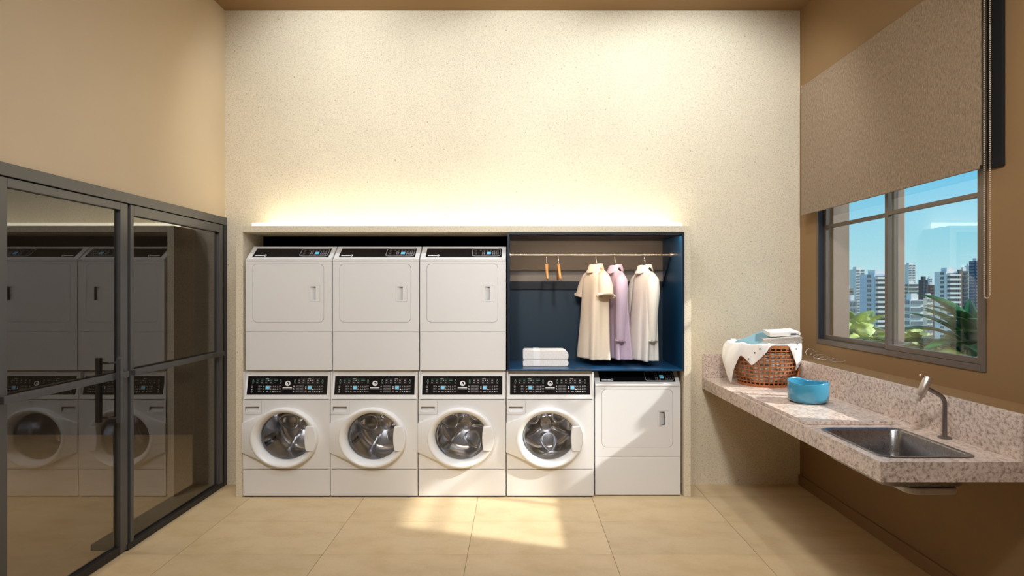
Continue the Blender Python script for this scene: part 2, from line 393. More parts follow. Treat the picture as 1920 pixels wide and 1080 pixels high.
tf = MB().box(XL-.06, XL+.012, 2.70, 2.732, 0, 2.169).build('trim_3', ALUM, bevel=.002); st(tf, 'graphite jamb of the glass doors near the camera', 'door frame')

# ------------------------------------------------------------------ washers
FY = 4.605; WW = 0.342
def ell(rx, rz, y, cx, cz, n=64): return [(cx+rx*math.cos(2*PI*k/n), y, cz+rz*math.sin(2*PI*k/n)) for k in range(n)]
def scoop(x0, x1, z0, z1, depth, vertical):
    """hollow finger grip: four walls and a sloping floor"""
    m = MB()
    if vertical: bk = [(x0, .002, z0), (x1, depth, z0), (x1, depth, z1), (x0, .002, z1)]
    else: bk = [(x0, .002, z0), (x1, .002, z0), (x1, depth, z1), (x0, depth, z1)]
    fr = [(x0, 0, z0), (x1, 0, z0), (x1, 0, z1), (x0, 0, z1)]
    m.add(fr+bk, [(4, 5, 6, 7), (0, 1, 5, 4), (1, 2, 6, 5), (2, 3, 7, 6), (3, 0, 4, 7)]); return m
def panel_marks(P, items):
    """P(u,v)->3d on the panel; items: (colour, u0,u1,v0,v1) -> one mesh per colour"""
    by = {}
    for it in items: by.setdefault(it[0], []).append(it[1:])
    out = []
    for col, rs in by.items():
        mb = MB()
        for r in rs:
            if len(r) == 4:
                u0, u1, v0, v1 = r; mb.quad(P(u0, v0), P(u1, v0), P(u1, v1), P(u0, v1))
            else: mb.add([P(*p) for p in r[0][0]], r[0][1])
        out.append((col, mb))
    return out
def annulus(cu, cv, ru, rv, k=0.55, n=20, du=0, dv=0):
    pts = [(cu+ru*math.cos(2*PI*i/n), cv+rv*math.sin(2*PI*i/n)) for i in range(n)] + \
          [(cu+du+k*ru*math.cos(2*PI*i/n), cv+dv+k*rv*math.sin(2*PI*i/n)) for i in range(n)]
    return (pts, [(i, (i+1) % n, n+(i+1) % n, n+i) for i in range(n)])
PX = lambda x: (x-140.0)/1580.0
PV = lambda y: (y-172.0)/376.0
washer_items = []
def it(col, x0, x1, y0, y1): washer_items.append((col, PX(x0), PX(x1), PV(y0), PV(y1)))
for x in (247, 795, 1077, 1622):
    it('g', x-12, x+12, 246, 258); it('g', x-12, x+12, 310, 324)
    washer_items.append(('e', annulus(PX(x), PV(283), 22/1580, 22/376, 0.6, 12)))
for i, x in enumerate((340, 430, 520, 610)):
    it('e', x-36, x+36, 248, 252); it('e', x-36, x+36, 272, 276); it('e', x-24, x+10, 256, 268)
    it('d', x-36, x+36, 292, 296); it('d', x-36, x+36, 320, 324); it('g', x-24, x+2, 300, 316)
it('w', 550, 562, 254, 270); it('e', 660, 735, 250, 274); it('d', 660, 700, 304, 312)
for i, x in enumerate((1170, 1255, 1345, 1435, 1530)):
    for y in (262, 308):
        it('d', x-38, x+38, y-17, y-13); it('d', x-38, x+38, y+13, y+17); it('g', x-24, x+6, y-8, y+8)
it('w', 1380, 1390, 252, 272)
for x0, x1, xm in ((310, 740, 525), (1135, 1570, 1358)):
    it('d', x0, x1, 226, 229); it('g', xm-32, xm+32, 218, 234)
for x in (543, 1374):
    it('g', x-41, x+41, 368, 447); washer_items.append(('l', PX(x-34), PX(x+34), PV(375), PV(440), 0)) if False else None
for x in (605, 655, 695, 740, 1440, 1480, 1525, 1570):
    for y in (385, 435, 485):
        it('g', x-7, x+7, y-14, y-2); it('w' if (int(x+y) % 3 == 0) else 'g', x-14, x+14, y+3, y+14)
for x in (790, 1615):
    for y in (378, 430, 484): it('d', x-24, x+24, y-16, y+16)
for y in (355, 385, 435, 485): it('g', 215, 255, y-4, y+4); it('w' if y > 360 else 'd', 226, 244, y+10, y+20)
for y in (380, 430, 480):
    it('d', 355, 400, y-18, y+18); it('g', 362, 392, y-8, y+8); it('g', 410, 424, y-10, y+10); it('g', 452, 482, y-6, y+14)
for x in (1135, 1215):
    for y in (380, 430, 480): it('d', x-38, x+38, y-20, y+20); it('g', x-28, x+8, y-8, y+10)
for y in (385, 435, 485): it('g', 1044, 1076, y, y+12); it('w', 1054, 1066, y-16, y-2)
it('w', 1288, 1306, 380, 402); it('w', 1288, 1306, 412, 436); it('r', 1286, 1308, 466, 486); it('g', 1270, 1322, 492, 500)
it('g', 520, 566, 480, 500); it('g', 1345, 1400, 480, 500)
washer_items.append(('w', annulus(PX(936), PV(322), 52/1580, 52/376, 0.52, 28, 4/1580, -4/376)))
it('w', 905, 930, 350, 368); it('w', 924, 940, 318, 352)
for k in range(10): it('w', 842+k*18.5, 842+k*18.5+15, 394 + (3 if k % 3 else 0), 416)
for k in range(14): it('g', 838+k*13.6, 838+k*13.6+10, 426, 442)
PM = {'g': PRINTG, 'w': PRINTW, 'e': PRINTE, 'd': PRINTD, 'r': PRINTR, 'l': LCD}

def make_washer(name, loc_, label, lifter_side, rot):
    t = empty(name, loc_, label, 'washer', 'front loading washers in the lower row')
    D = .68; H = .99; cx, cz = -.0105, .474
    mb = MB(); mb.box(-WW, -WW+.012, .003, D, .02, .985); mb.box(WW-.012, WW, .003, D, .02, .985)
    mb.box(-WW+.012, WW-.012, D-.012, D, .02, .985); mb.box(-WW+.012, WW-.012, .06, D-.012, .975, .99); mb.box(-WW+.012, WW-.012, .01, D-.012, .02, .03)
    mb.build('body', WHITE, t)
    # front panel with porthole
    n = 96; zo0, zo1 = .2245, .765; NXD, NZD = -.194, .653
    inner = ell(.245, .215, 0, cx, cz, n); outer = []
    for k in range(n):
        a = 2*PI*k/n; c, s = math.cos(a), math.sin(a)
        tx = ((WW-cx) if c > 0 else (WW+cx))/max(abs(c), 1e-6); tz = ((zo1-cz) if s > 0 else (cz-zo0))/max(abs(s), 1e-6)
        q = min(tx, tz)
        if c < 0 and s > 0: q = min(q, max((cx-NXD)/-c, (NZD-cz)/s))
        outer.append((cx+q*c, 0, cz+q*s))
    for (X, Z) in ((WW, zo1), (-WW, zo0), (WW, zo0), (NXD, zo1), (NXD, NZD), (-WW, NZD)):
        j = min(range(n), key=lambda i: (outer[i][0]-X)**2+(outer[i][2]-Z)**2); outer[j] = (X, 0, Z)
    back = [(x, .012, z) for x, y, z in outer]
    ib = [(x, .05, z) for x, y, z in inner]
    MB().rings([ib, inner, outer, back]).build('front_panel', WHITE, t)
    MB().box(-WW, WW, 0, .012, .013, .2195).build('kick_panel', WHITE, t, bevel=.003)
    MB().box(-WW+.01, WW-.01, .012, .05, .0, .022).build('plinth', SEAMG, t)
    for sx_ in (-1, 1): MB().lathe([(0, .018), (.02, .018), (.024, 0), (0, 0)], sx_*.27, .03, 0, 12).build('foot', SEAMG, t)
    # sloping control fascia
    FZ0, FZ1, FR = .7705, .99, .046
    MB().prism([(0, FZ0), (.06, FZ0), (.075, FZ1), (FR, FZ1)], -WW, WW, 'x').build('control_panel', WHITE2, t, bevel=.004)
    def slope(v, off): # v 0 top .. 1 bottom of fascia
        z = FZ1+(FZ0-FZ1)*v; y = FR*(1-v); nn = Vector((0, -(FZ1-FZ0), FR)).normalized()
        return y+nn.y*off, z+nn.z*off
    def PP(u, v, off):
        y, z = slope(.19+.65*v, off); return (-.3155+.63*u, y, z)
    dm = MB(); a = [PP(0, 0, .002), PP(1, 0, .002), PP(1, 1, .002), PP(0, 1, .002)]; b = [PP(0, 0, -.004), PP(1, 0, -.004), PP(1, 1, -.004), PP(0, 1, -.004)]
    dm.rings([b, a], True, True, True)
    dp = dm.build('display_panel', BLACKG, t)
    names = {'g': 'grey_symbols', 'w': 'white_symbols', 'e': 'green_symbols', 'd': 'dim_symbols', 'r': 'red_symbols'}
    for col, mb in panel_marks(lambda u, v: PP(u, v, .0026), washer_items):
        tag(mb.build(names[col], PM[col], dp), kind='stuff')
    for x in (543, 1374):
        MB().rings([[PP(PX(x-33), PV(376), .0022), PP(PX(x+33), PV(376), .0022), PP(PX(x+33), PV(439), .0022), PP(PX(x-33), PV(439), .0022)],
                    [PP(PX(x-33), PV(376), .0032), PP(PX(x+33), PV(376), .0032), PP(PX(x+33), PV(439), .0032), PP(PX(x-33), PV(439), .0032)]], True, True, True).build('lit_display', LCD, dp)
    # detergent drawer
    mb = MB(); x0, x1, z0, z1 = -.322, -.2135, .673, .713
    X0, X1, Z0, Z1 = -WW, -.1955, .6545, .765
    mb.box(X0, x0, -.001, .012, Z0, Z1); mb.box(x1, X1, -.001, .012, Z0, Z1); mb.box(x0, x1, -.001, .012, Z0, z0); mb.box(x0, x1, -.001, .012, z1, Z1)
    dr = mb.build('detergent_drawer', WHITE, t)
    s_ = scoop(x0, x1, z0, z1, .03, False); s_.v = [(a, b-.0005, c) for a, b, c in s_.v]
    mgrip = s_.build('finger_grip', WHITE, dr)
    # door
    prof = [(.205, .184, .03), (.209, .188, .0), (.222, .199, -.03), (.240, .214, -.048), (.252, .224, -.05), (.261, .231, -.042), (.265, .234, -.02), (.265, .234, .001)]
    dr2 = MB().rings([ell(a, b, y, cx, cz) for a, b, y in prof]).build('door_ring', WHITE2, t, smooth=True)
    gp = [(0.001, .001, .006), (.10, .09, .006), (.17, .152, .010), (.206, .185, .016), (.206, .185, .022), (.17, .152, .016), (.10, .09, .012), (.001, .001, .012)]
    MB().rings([ell(a, b, y, cx, cz, 48) for a, b, y in gp]).build('door_glass', GLASSP, dr2, smooth=True)
    # hinge cover: plate flaring from ring to the left edge
    tp, bt = [], []
    for k in range(13):
        a = math.radians(112 + (248-112)*k/12); tp.append((cx+.252*math.cos(a), cz+.222*math.sin(a)))
    hz0, hz1 = .359, .585
    rows = []
    for k, (x, z) in enumerate(tp):
        f = k/12; ze = hz1+(hz0-hz1)*f
        rows.append([(-WW-.003, .002, ze), (-WW-.003, -.016, ze), ((-WW+x)*.5, -.034, (ze+z)*.5), (x, -.046, z), (x+.01, -.02, cz+(z-cz)*.96), (x, .002, z)])
    MB().rings(rows, closed=True, cap0=True, cap1=True).build('hinge_cover', WHITE2, dr2, smooth=True, auto=35)
    # handle
    oa, ia = [], []
    for k in range(11):
        a = math.radians(-25+50*k/10); oa.append((cx+.263*math.cos(a), cz+.232*math.sin(a)))
        zz = cz+.094*(k/5-1); ia.append((cx+.176+.010*(1-(k/5-1)**2)*-1+.004, zz))
    poly = oa + ia[::-1]
    MB().prism(poly, -.058, -.004, 'y').build('door_handle', WHITE2, dr2, bevel=.006)
    # drum
    DR = .245; d0, d1 = .055, .50
    dprof = [(.19, d0-.01), (DR, d0), (DR, d1-.06), (DR-.02, d1-.015), (DR-.06, d1), (.075, d1-.03), (.07, d1-.045), (.05, d1-.05), (.045, d1-.038), (.028, d1-.04), (.024, d1-.052), (0.0005, d1-.055)]
    dm = MB().lathe(dprof, cx, 0, cz, 48, 'y').build('drum', STEEL, t, smooth=True, auto=50)
    for a in (110, 355, 235):
        a = math.radians(a+rot); c, s = math.cos(a), math.sin(a)
        MB().tube([(cx+r_*c, y_, cz+r_*s) for r_, y_ in ((.055, d1-.04), (.085, d1-.05), (.13, d1-.045), (.17, d1-.03), (.205, d1-.005))], [.013, .016, .018, .02, .022], 10).build('spoke', STEEL, dm, smooth=True)
    for a in (172, 300, 52):
        a = math.radians(a+rot); c, s = math.cos(a), math.sin(a); pth = []
        for k in range(25):
            b = 2*PI*k/24; rr = .152+.078*math.cos(b); tt = .05*math.sin(b)*(1.15-.35*math.cos(b))
            pth.append((cx+rr*c-tt*s, d1-.028-.02*math.cos(b/2)**2*0, cz+rr*s+tt*c))
        MB().tube(pth, .015, 10, False).build('lifter_rib', STEEL, dm, smooth=True)
    # perforated paddle on the drum wall
    sgn = lifter_side; a = math.radians(200 if sgn < 0 else -12)
    ax_, az_ = cx+(DR-.012)*math.cos(a), cz+(DR-.012)*math.sin(a)
    pm = MB(); pm.box(ax_-.014, ax_+.014, d0+.03, d1-.12, az_-.036, az_+.036)
    pd = pm.build('paddle', CHROME, dm, bevel=.008)
    for k in range(5):
        yy = d0+.06+k*.05
        MB().lathe([(0, 0), (.011, 0), (.013, .004), (0, .004)], ax_-sgn*.013, yy, az_, 10, 'x').build('paddle_hole', BLACK, pd)
    return t
wx = [-1.804, -1.1157, -.425, .266]
wl = ['white front loading washer at the left end, under the leftmost dryer',
      'white front loading washer second from the left, under the middle stacked dryer',
      'white front loading washer under the stacked dryer next to the closet',
      'sunlit white front loading washer under the blue closet with towels']
for i in range(4):
    make_washer('washing_machine', (wx[i], FY, 0), wl[i], -1 if i < 3 else 1, (0, 5, -4, -20)[i])

# ------------------------------------------------------------------ dryers
dry_items = []
def dit(col, u0, u1, v0, v1): dry_items.append((col, u0, u1, v0, v1))
def make_dryer(loc_, label):
    t = empty('tumble_dryer', loc_, label, 'dryer', 'white front loading dryers')
    W = .338; H1 = .885; SR, SH = .14, .105; D = .66
    MB().prism([(.032, .02), (D, .02), (D, H1+SH), (SR, H1+SH), (.004, H1-.002), (.004, .868), (.032, .868)], -W, W, 'x').build('body', WHITE, t, bevel=.002)
    MB().box(-W, W, -.004, .0035, .867, H1).build('top_band', WHITE, t, bevel=.0025)
    dx0, dx1, dz0, dz1 = -.283, .274, .386, .842
    def plate_hole(inner, outer, y0, y1):
        return MB().rings([[(x, y1, z) for x, z in inner], [(x, y0, z) for x, z in inner], [(x, y0, z) for x, z in outer], [(x, y1, z) for x, z in outer]])
    def radial(src, cx, cz, x0, x1, z0, z1):
        out = []
        for (x, z) in src:
            ux, uz = x-cx, z-cz
            qx = ((x1-cx) if ux > 0 else (cx-x0))/max(abs(ux), 1e-6); qz = ((z1-cz) if uz > 0 else (cz-z0))/max(abs(uz), 1e-6)
            q = min(qx, qz); out.append((cx+ux*q, cz+uz*q))
        for X, Z in ((x0, z0), (x1, z0), (x1, z1), (x0, z1)):
            j = min(range(len(out)), key=lambda i: (out[i][0]-X)**2+(out[i][1]-Z)**2); out[j] = (X, Z)
        return out
    hole_ = rrect(dx0-.002, dx1+.002, dz0-.002, dz1+.002, .036, 8)
    plate_hole(hole_, radial(hole_, (dx0+dx1)/2, (dz0+dz1)/2, -W, W, .3115, .8655), -.002, .032).build('front_panel', WHITE, t)
    MB().box(-W, W, -.002, .032, .007, .3085).build('kick_panel', WHITE, t, bevel=.0015)
    MB().box(-W+.005, W-.005, .035, .06, 0, .0205).build('plinth', SEAMG, t)
    for s in (-1, 1): MB().lathe([(0, .018), (.02, .018), (.024, 0), (0, 0)], s*.27, .06, 0, 12).build('foot', SEAMG, t)
    x0, x1, z0, z1 = .170, .212, .558, .665; X0, X1, Z0, Z1 = .157, .246, .547, .676
    od = rrect(dx0, dx1, dz0, dz1, .035, 8)
    d = plate_hole(radial(od, (X0+X1)/2, (Z0+Z1)/2, X0, X1, Z0, Z1), od, -.002, .028).build('door', WHITE, t)
    mb = MB(); mb.box(X0+.001, x0, -.0035, .024, Z0+.001, Z1-.001); mb.box(x1, X1-.001, -.0035, .024, Z0+.001, Z1-.001); mb.box(x0, x1, -.0035, .024, Z0+.001, z0); mb.box(x0, x1, -.0035, .024, z1, Z1-.001)
    hd = mb.build('door_handle', WHITE, d)
    s_ = scoop(x0, x1, z0, z1, .024, True); s_.v = [(a, b-.003, c) for a, b, c in s_.v]
    s_.build('finger_grip', WHITE, hd)
    # sloping control top
    nn = Vector((0, -SH, SR)).normalized()
    def P(u, v, off):   # u 0..1 left-right, v 0 back .. 1 front
        y = SR*(1-v)*.99+.002; z = H1+SH*(1-v)*.99
        return (-W+2*W*u, y+nn.y*off, z+nn.z*off)
    def plate(u0, u1, v0, v1, o0, o1):
        return MB().rings([[P(u0, v0, o0), P(u1, v0, o0), P(u1, v1, o0), P(u0, v1, o0)], [P(u0, v0, o1), P(u1, v0, o1), P(u1, v1, o1), P(u0, v1, o1)]], True, True, True)
    dp = plate(.06, .95, .17, .86, -.002, .003).build('display_panel', BLACKG, t)
    # rounded silver outline of the keypad
    U0, U1, V0, V1 = .60, .935, .20, .83
    ro = [(U0+(U1-U0)*a, V0+(V1-V0)*b) for a, b in rrect(0, 1, 0, 1, .14)]; ri = [(U0+(U1-U0)*a, V0+(V1-V0)*b) for a, b in rrect(.022, .978, .05, .95, .12)]
    MB().rings([[P(*p, .0032) for p in ro], [P(*p, .0045) for p in ro], [P(*p, .0045) for p in ri], [P(*p, .0032) for p in ri]]).build('keypad_outline', PRINTG, dp)
    items = []
    for k in range(10): items.append(('w', .085+k*.0105, .085+k*.0105+.008, .73, .81))
    items.append(('w', annulus(.205, .765, .014, .075, .5, 18)))
    for u in (.645, .70, .74, .78, .82, .86, .90):
        items.append(('d', u-.012, u+.012, .3, .37))
    for u in (.725, .745, .845, .865, .885, .905):
        for v in (.48, .60, .72): items.append(('g', u-.006, u+.006, v-.035, v+.035))
    for v in (.48, .60, .72): items.append(('d', .635, .66, v-.03, v+.03))
    items.append(('r', .765, .78, .70, .76))
    names = {'g': 'grey_symbols', 'w': 'white_symbols', 'd': 'dim_symbols', 'r': 'red_symbols'}
    for col, mb in panel_marks(lambda u, v: P(u, v, .0036), items): tag(mb.build(names[col], PM[col], dp), kind='stuff')
    plate(.775, .822, .46, .66, .003, .0042).build('lit_display', LCD, dp)
    return t
for x, l in ((-1.790, 'white dryer stacked at the left end of the upper row'), (-1.105, 'white dryer stacked in the middle of the upper row'),
             (-.4195, 'white dryer stacked directly left of the blue closet')):
    make_dryer((x, YF+.004, .99), l)
make_dryer((.962, 4.645, 0), 'single white dryer standing on the floor under the right half of the closet')

# ------------------------------------------------------------------ blue closet
cb = empty('closet', (0, 4.60, .994), 'open dark blue closet with clothes rail built into the surround', 'closet')
BX0, BX1, BZ0, BZ1, BD = -.069, 1.317, .994, 2.081, .634
def Bc(name, m, *b, bevel=.001): 
    mb = MB()
    for q in b: mb.box(*q)
    o = mb.build(name, m, cb, bevel=bevel); o.location = -Vector(cb.location); return o
Y0 = 4.60; Y1 = Y0+BD
Bc('bottom_shelf', NAVY, (BX0, BX1, Y0, Y1, BZ0, BZ0+.013))
Bc('top_panel', NAVYD, (BX0, BX1, Y0, Y1, BZ1-.015, BZ1))
Bc('side_panel', NAVY, (BX0, BX0+.015, Y0, Y1, BZ0+.013, BZ1-.015))
Bc('side_panel', NAVY, (BX1-.015, BX1, Y0, Y1, BZ0+.013, BZ1-.015))
RZ0, RZ1 = 1.633, 1.706
Bc('back_panel', NAVYB, (BX0+.015, BX1-.015, Y1-.015, Y1, BZ0+.013, RZ0))
Bc('back_panel', TAUPE, (BX0+.015, BX1-.015, Y1-.015, Y1, RZ1, BZ1-.015))
Bc('back_rail', NAVYD, (BX0+.015, BX1-.015, Y1-.028, Y1, RZ0, RZ1))
Bc('led_strip', LEDC, (BX0+.03, BX1-.025, Y0+.035, Y0+.047, BZ1-.020, BZ1-.0155), bevel=0)
Bc('led_channel', NAVYD, (BX0+.015, BX1-.015, Y0+.02, Y0+.034, BZ1-.026, BZ1-.0155))
Bc('edge_trim', NAVYD, (BX0, BX1, Y0-.003, Y0-.0002, BZ1-.0145, BZ1), (BX0, BX0+.0145, Y0-.003, Y0-.0002, BZ0, BZ1-.0145), (BX1-.0145, BX1, Y0-.003, Y0-.0002, BZ0, BZ1-.0145), bevel=0)
RY, RZ = 4.93, 1.923
mb = MB().tube([(BX0+.015, RY, RZ), (BX1-.015, RY, RZ)], .0095, 14); o = mb.build('clothes_rail', RODM, cb, smooth=True, auto=40); o.location = -Vector(cb.location)
for x in (BX0+.021, BX1-.021):
    o = MB().lathe([(0, -.006), (.018, -.006), (.018, .006), (0, .006)], x, RY, RZ, 16, 'x').build('rail_flange', RODM, cb); o.location = -Vector(cb.location)
o = MB().tube([(BX1-.022, RY, RZ-.015), (BX1-.022, Y1-.02, RZ0+.02)], .006, 8).build('rail_strut', NAVYD, cb); o.location = -Vector(cb.location)

# hangers
def hanger(t, wood, hook, rz=0, half=.205, drop=.12, drop0=.085):
    pts = [(0, 0, -.115), (0, 0, -.06), (0, .012, -.032), (0, .0155, -.01)]
    for k in range(8):
        a = math.radians(10+k*25); pts.append((0, .0155*math.cos(a), .0005+.0155*math.sin(a)-.0015))
    MB().tube(pts, .0022, 8).build('hook', hook, t, smooth=True)
    p = []
    for k in range(17):
        s = -1+k/8; p.append((.006*s*s, half*s, -drop0-drop*abs(s)**1.35))
    MB().tube(p, [.008+.005*(1-abs(-1+k/8)) for k in range(17)], 10, True, 1.1).build('shoulder_bar', wood, t, smooth=True)
hk = mat('hook steel', (190, 180, 170), 0.25, 0.9)
for x, rz, l in ((.256, -.05, 'empty wooden hanger at the left on the closet rail'), (.354, -.02, 'empty wooden hanger second from the left on the closet rail')):
    t = empty('clothes_hanger', (x, RY, RZ), l, 'hanger', 'empty hangers on the rail', rz); hanger(t, WOOD, hk)
BLKP = mat('black plastic', (22, 22, 24), 0.4)
for x, rz, l, wd in ((.675, .30, 'wooden hanger holding the cream short sleeved shirt', WOOD), (.832, .2, 'black hanger holding the lilac shirt', BLKP), (1.083, .24, 'black hanger holding the off white shirt', BLKP)):
    t = empty('clothes_hanger', (x, RY, RZ), l, 'hanger', 'hangers carrying shirts', rz); hanger(t, wd, hk, half=.105, drop=.05, drop0=.085)

def shirt(name, loc_, label, m, rz, L, a_sh, a_hem, b_sh, b_hem, long_sleeve, phase, lean):
    """torso lofted around the vertical; local y = shoulder line, local x = chest thickness"""
    t = empty(name, loc_, label, 'shirt', 'shirts on the closet rail', rz)
    n = 56; rows = []; zs = [0, -.012, -.03, -.055, -.085, -.12, -.17, -.24, -.33, -.43, -.53, -.62, -.70, -L+.012, -L]
    for z in zs:
        q = min(1, -z/.10); s = -z/L
        a = .055+(a_sh-.055)*math.sin(q*PI/2)**1.3 if q < 1 else a_sh+(a_hem-a_sh)*s
        b = .042+(b_sh-.042)*q if q < 1 else b_sh+(b_hem-b_sh)*s
        row = []
        for k in range(n):
            p = 2*PI*k/n
            f = 1+(.03+.15*s)*math.sin(5*p+phase)*(s > .08)+.08*s*math.sin(9*p+phase*2+s*2)+.04*s*math.sin(3*p+4*s+phase)
            cy_, sx_ = math.cos(p), math.sin(p)
            row.append((b*f*math.copysign(abs(sx_)**.8, sx_)+lean*s, a*f*math.copysign(abs(cy_)**.8, cy_), z))
        rows.append(row)
    tor = MB().rings(rows).build('torso', m, t, smooth=True, solid=.003)
    # collar folded outward
    cr = [(.040, .050, -.01), (.040, .052, .012), (.044, .056, .026), (.052, .065, .026), (.060, .074, .004), (.066, .080, -.022), (.068, .083, -.034)]
    rows = []
    for (b, a, z) in cr:
        row = []
        for k in range(40):
            p = 2*PI*k/40; front = max(0, math.cos(p+PI/2)) # -x side is the front
            row.append((b*math.sin(p)-(.012*front if z < 0 else 0), a*math.cos(p), z-.020*front*(1 if z < .01 else .6)))
        rows.append(row)
    MB().rings(rows).build('collar', m, t, smooth=True, solid=.003)
    for s in (-1, 1):
        if long_sleeve: pth = [(0, s*(a_sh-.05), -.085), (-.004, s*(a_sh-.008), -.12), (-.012, s*(a_sh+.018), -.20), (-.02, s*(a_sh+.02), -.34), (-.022, s*(a_sh+.012), -.48), (-.018, s*(a_sh+.004), -.585), (-.018, s*(a_sh+.002), -.60)]; rad = [.05, .062, .064, .054, .047, .043, .042]
        else: pth = [(0, s*(a_sh-.06), -.075), (-.003, s*(a_sh-.015), -.11), (-.008, s*(a_sh+.02), -.17), (-.014, s*(a_sh+.04), -.235), (-.016, s*(a_sh+.044), -.25)]; rad = [.055, .068, .075, .078, .079]
        sl_ = MB().tube(pth, rad, 22, False, .72)
        so_ = sl_.build('sleeve', m, t, smooth=True, solid=.003)
        c_ = pth[-1]; d_ = pth[-2]
        MB().tube([(c_[0]+(d_[0]-c_[0])*.9, c_[1]+(d_[1]-c_[1])*.9, c_[2]+(d_[2]-c_[2])*.9), c_], rad[-1]+.0025, 22, False, .72).build('cuff', m, so_, smooth=True, solid=.003)
    # placket with buttons down the front (-x side)
    btn = mat('button', (226, 214, 198), 0.4) if 'button' not in bpy.data.materials else bpy.data.materials['button']
    return t
shirt('short_sleeve_shirt', (.668, RY, 1.822), 'cream short sleeved polo shirt hanging leftmost on the rail', CREAM, .34, .765, .165, .165, .070, .085, False, .4, -.02)
shirt('long_sleeve_shirt', (.832, RY, 1.815), 'lilac long sleeved shirt hanging between the cream and white shirts', LILAC, .18, .755, .17, .18, .046, .072, True, 1.3, .02)
shirt('long_sleeve_shirt', (1.078, RY, 1.815), 'off white long sleeved shirt hanging rightmost on the rail', OFFW, .24, .765, .17, .18, .052, .078, True, 2.4, -.03)

# folded cloths
def folded(name, loc_, rot, label, cat, m, w, d, t_, layers, group=None, band=None, jitter=0):
    """serpentine fold in local xz, extruded along y"""
    e_ = empty(name, loc_, label, cat, group); e_.rotation_euler = rot
    path = []; 
    for i in range(layers):
        z = t_*(i+.5); dr = 1 if i % 2 == 0 else -1
        j = R.uniform(-jitter, jitter)
        xs = [-w/2+t_*.5, -w/4, 0, w/4, w/2-t_*.5+j]
        if dr < 0: xs = xs[::-1]
        path += [(x, z+R.uniform(-1, 1)*t_*.06) for x in xs]
        if i < layers-1:
            xe = path[-1][0]
            for k in range(1, 6):
                a = -PI/2+PI*k/6; path.append((xe+dr*t_*.5*math.cos(a), z+t_*.5+t_*.5*math.sin(a)))
    pts = [Vector((x, 0, z)) for x, z in path]; h = t_*.47; up, dn = [], []
    for i, p in enumerate(pts):
        tg = (pts[min(i+1, len(pts)-1)]-pts[max(i-1, 0)]).normalized(); nr = Vector((-tg.z, 0, tg.x)); up.append(p+nr*h); dn.append(p-nr*h)
    ring0 = up+dn[::-1]; rows = []
    for y in (-d/2, -d/2+.006, -d/4, 0, d/4, d/2-.006, d/2):
        sc = .86 if abs(y) == d/2 else 1
        rows.append([(p.x, y, max(.0, t_*layers/2+(p.z-t_*layers/2)*(1-(1-sc)*.3))) for p in ring0])
    body = MB().rings(rows, True, True, True).build('fabric', m, e_, smooth=True, auto=60)
    if band:
        x0, x1, bm_ = band
        for i in range(1):
            MB().box(x0, x1, -d/2-.0015, d/2, t_*.1, t_*layers+.0012).build('woven_band', bm_, e_, bevel=.004)
    return e_
def towel(loc_, label, w, d, h, rr):
    e_ = empty('folded_towel', loc_, label, 'towel', 'folded white towels in the closet')
    poly = [(-w/2+.004, 0), (w/2-.012, 0), (w/2-.002, .012)]
    for k in range(7):
        a = PI/2*k/6; poly.append((w/2-rr+rr*math.cos(a), h-rr+rr*math.sin(a)))
    poly += [(-w/2+.01, h), (-w/2, h-.01), (-w/2, .006)]
    rows = []
    for y, s in ((-d/2, .90), (-d/2+.008, .98), (-d/2+.02, 1), (d/2-.02, 1), (d/2, .92)):
        rows.append([(p[0], y, h*.5+(p[1]-h*.5)*s) for p in poly])
    o = MB().rings(rows, True, True, True).build('fabric', TERRY, e_, smooth=True, auto=50)
    rows = [[(x, -d/2-.002, h*.08), (x, -d/2-.002, h*.92), (x, -d/2+.012, h+.0012), (x, d/2-.02, h+.0012)] for x in (-w*.275, -w*.13)]
    MB().rings(rows, closed=False).build('woven_band', TERRYB, e_, solid=.002)
towel((.2405, 4.865, 1.0072), 'lower of two folded white towels on the closet floor', .37, .18, .05, .02)
towel((.2405, 4.865, 1.0578), 'upper of two folded white towels, with rounded right edge', .37, .18, .083, .045)

# ------------------------------------------------------------------ counter, splashback, sink
CX0, CZT, CTH, CY0 = 1.556, .894, .087, 2.506
SPX = 2.165
ct = empty('countertop', (2.0, 3.7, CZT-CTH), 'long speckled granite counter along the window wall', 'counter')
def Bk(name, m, *b, bevel=.002):
    mb = MB()
    for q in b: mb.box(*q)
    o = mb.build(name, m, ct, bevel=bevel); o.location = -Vector(ct.location); return o
KX0, KX1, KY0, KY1 = 1.612, 2.012, 2.575, 3.10
# slab with rounded sink cut-out
hole = rrect(KX0, KX1, KY0, KY1, .05, 6); n = len(hole)
hc = ((KX0+KX1)/2, (KY0+KY1)/2)
ox0, ox1, oy0, oy1 = CX0, XR-.001, CY0, 3.2
outer = []
for (x, y) in hole:
    dx, dy = x-hc[0], y-hc[1]
    tx = ((ox1-hc[0]) if dx > 0 else (hc[0]-ox0))/max(abs(dx), 1e-6); ty = ((oy1-hc[1]) if dy > 0 else (hc[1]-oy0))/max(abs(dy), 1e-6)
    q = min(tx, ty); outer.append((hc[0]+dx*q, hc[1]+dy*q))
for (X, Y) in ((ox0, oy0), (ox1, oy0), (ox1, oy1), (ox0, oy1)):
    j = min(range(n), key=lambda i: (outer[i][0]-X)**2+(outer[i][1]-Y)**2); outer[j] = (X, Y)
zt, zb = CZT, CZT-CTH
mb = MB().rings([[(*p, zb) for p in hole], [(*p, zt) for p in hole], [(*p, zt) for p in outer], [(*p, zb) for p in outer], [(*p, zb) for p in hole]])
mb.f = [f for f in mb.f]
o = mb.build('slab', GRAN, ct); o.location = -Vector(ct.location)
Bk('slab', GRAN, (CX0, XR-.001, 3.2, YB-.001, zb, zt), bevel=0)
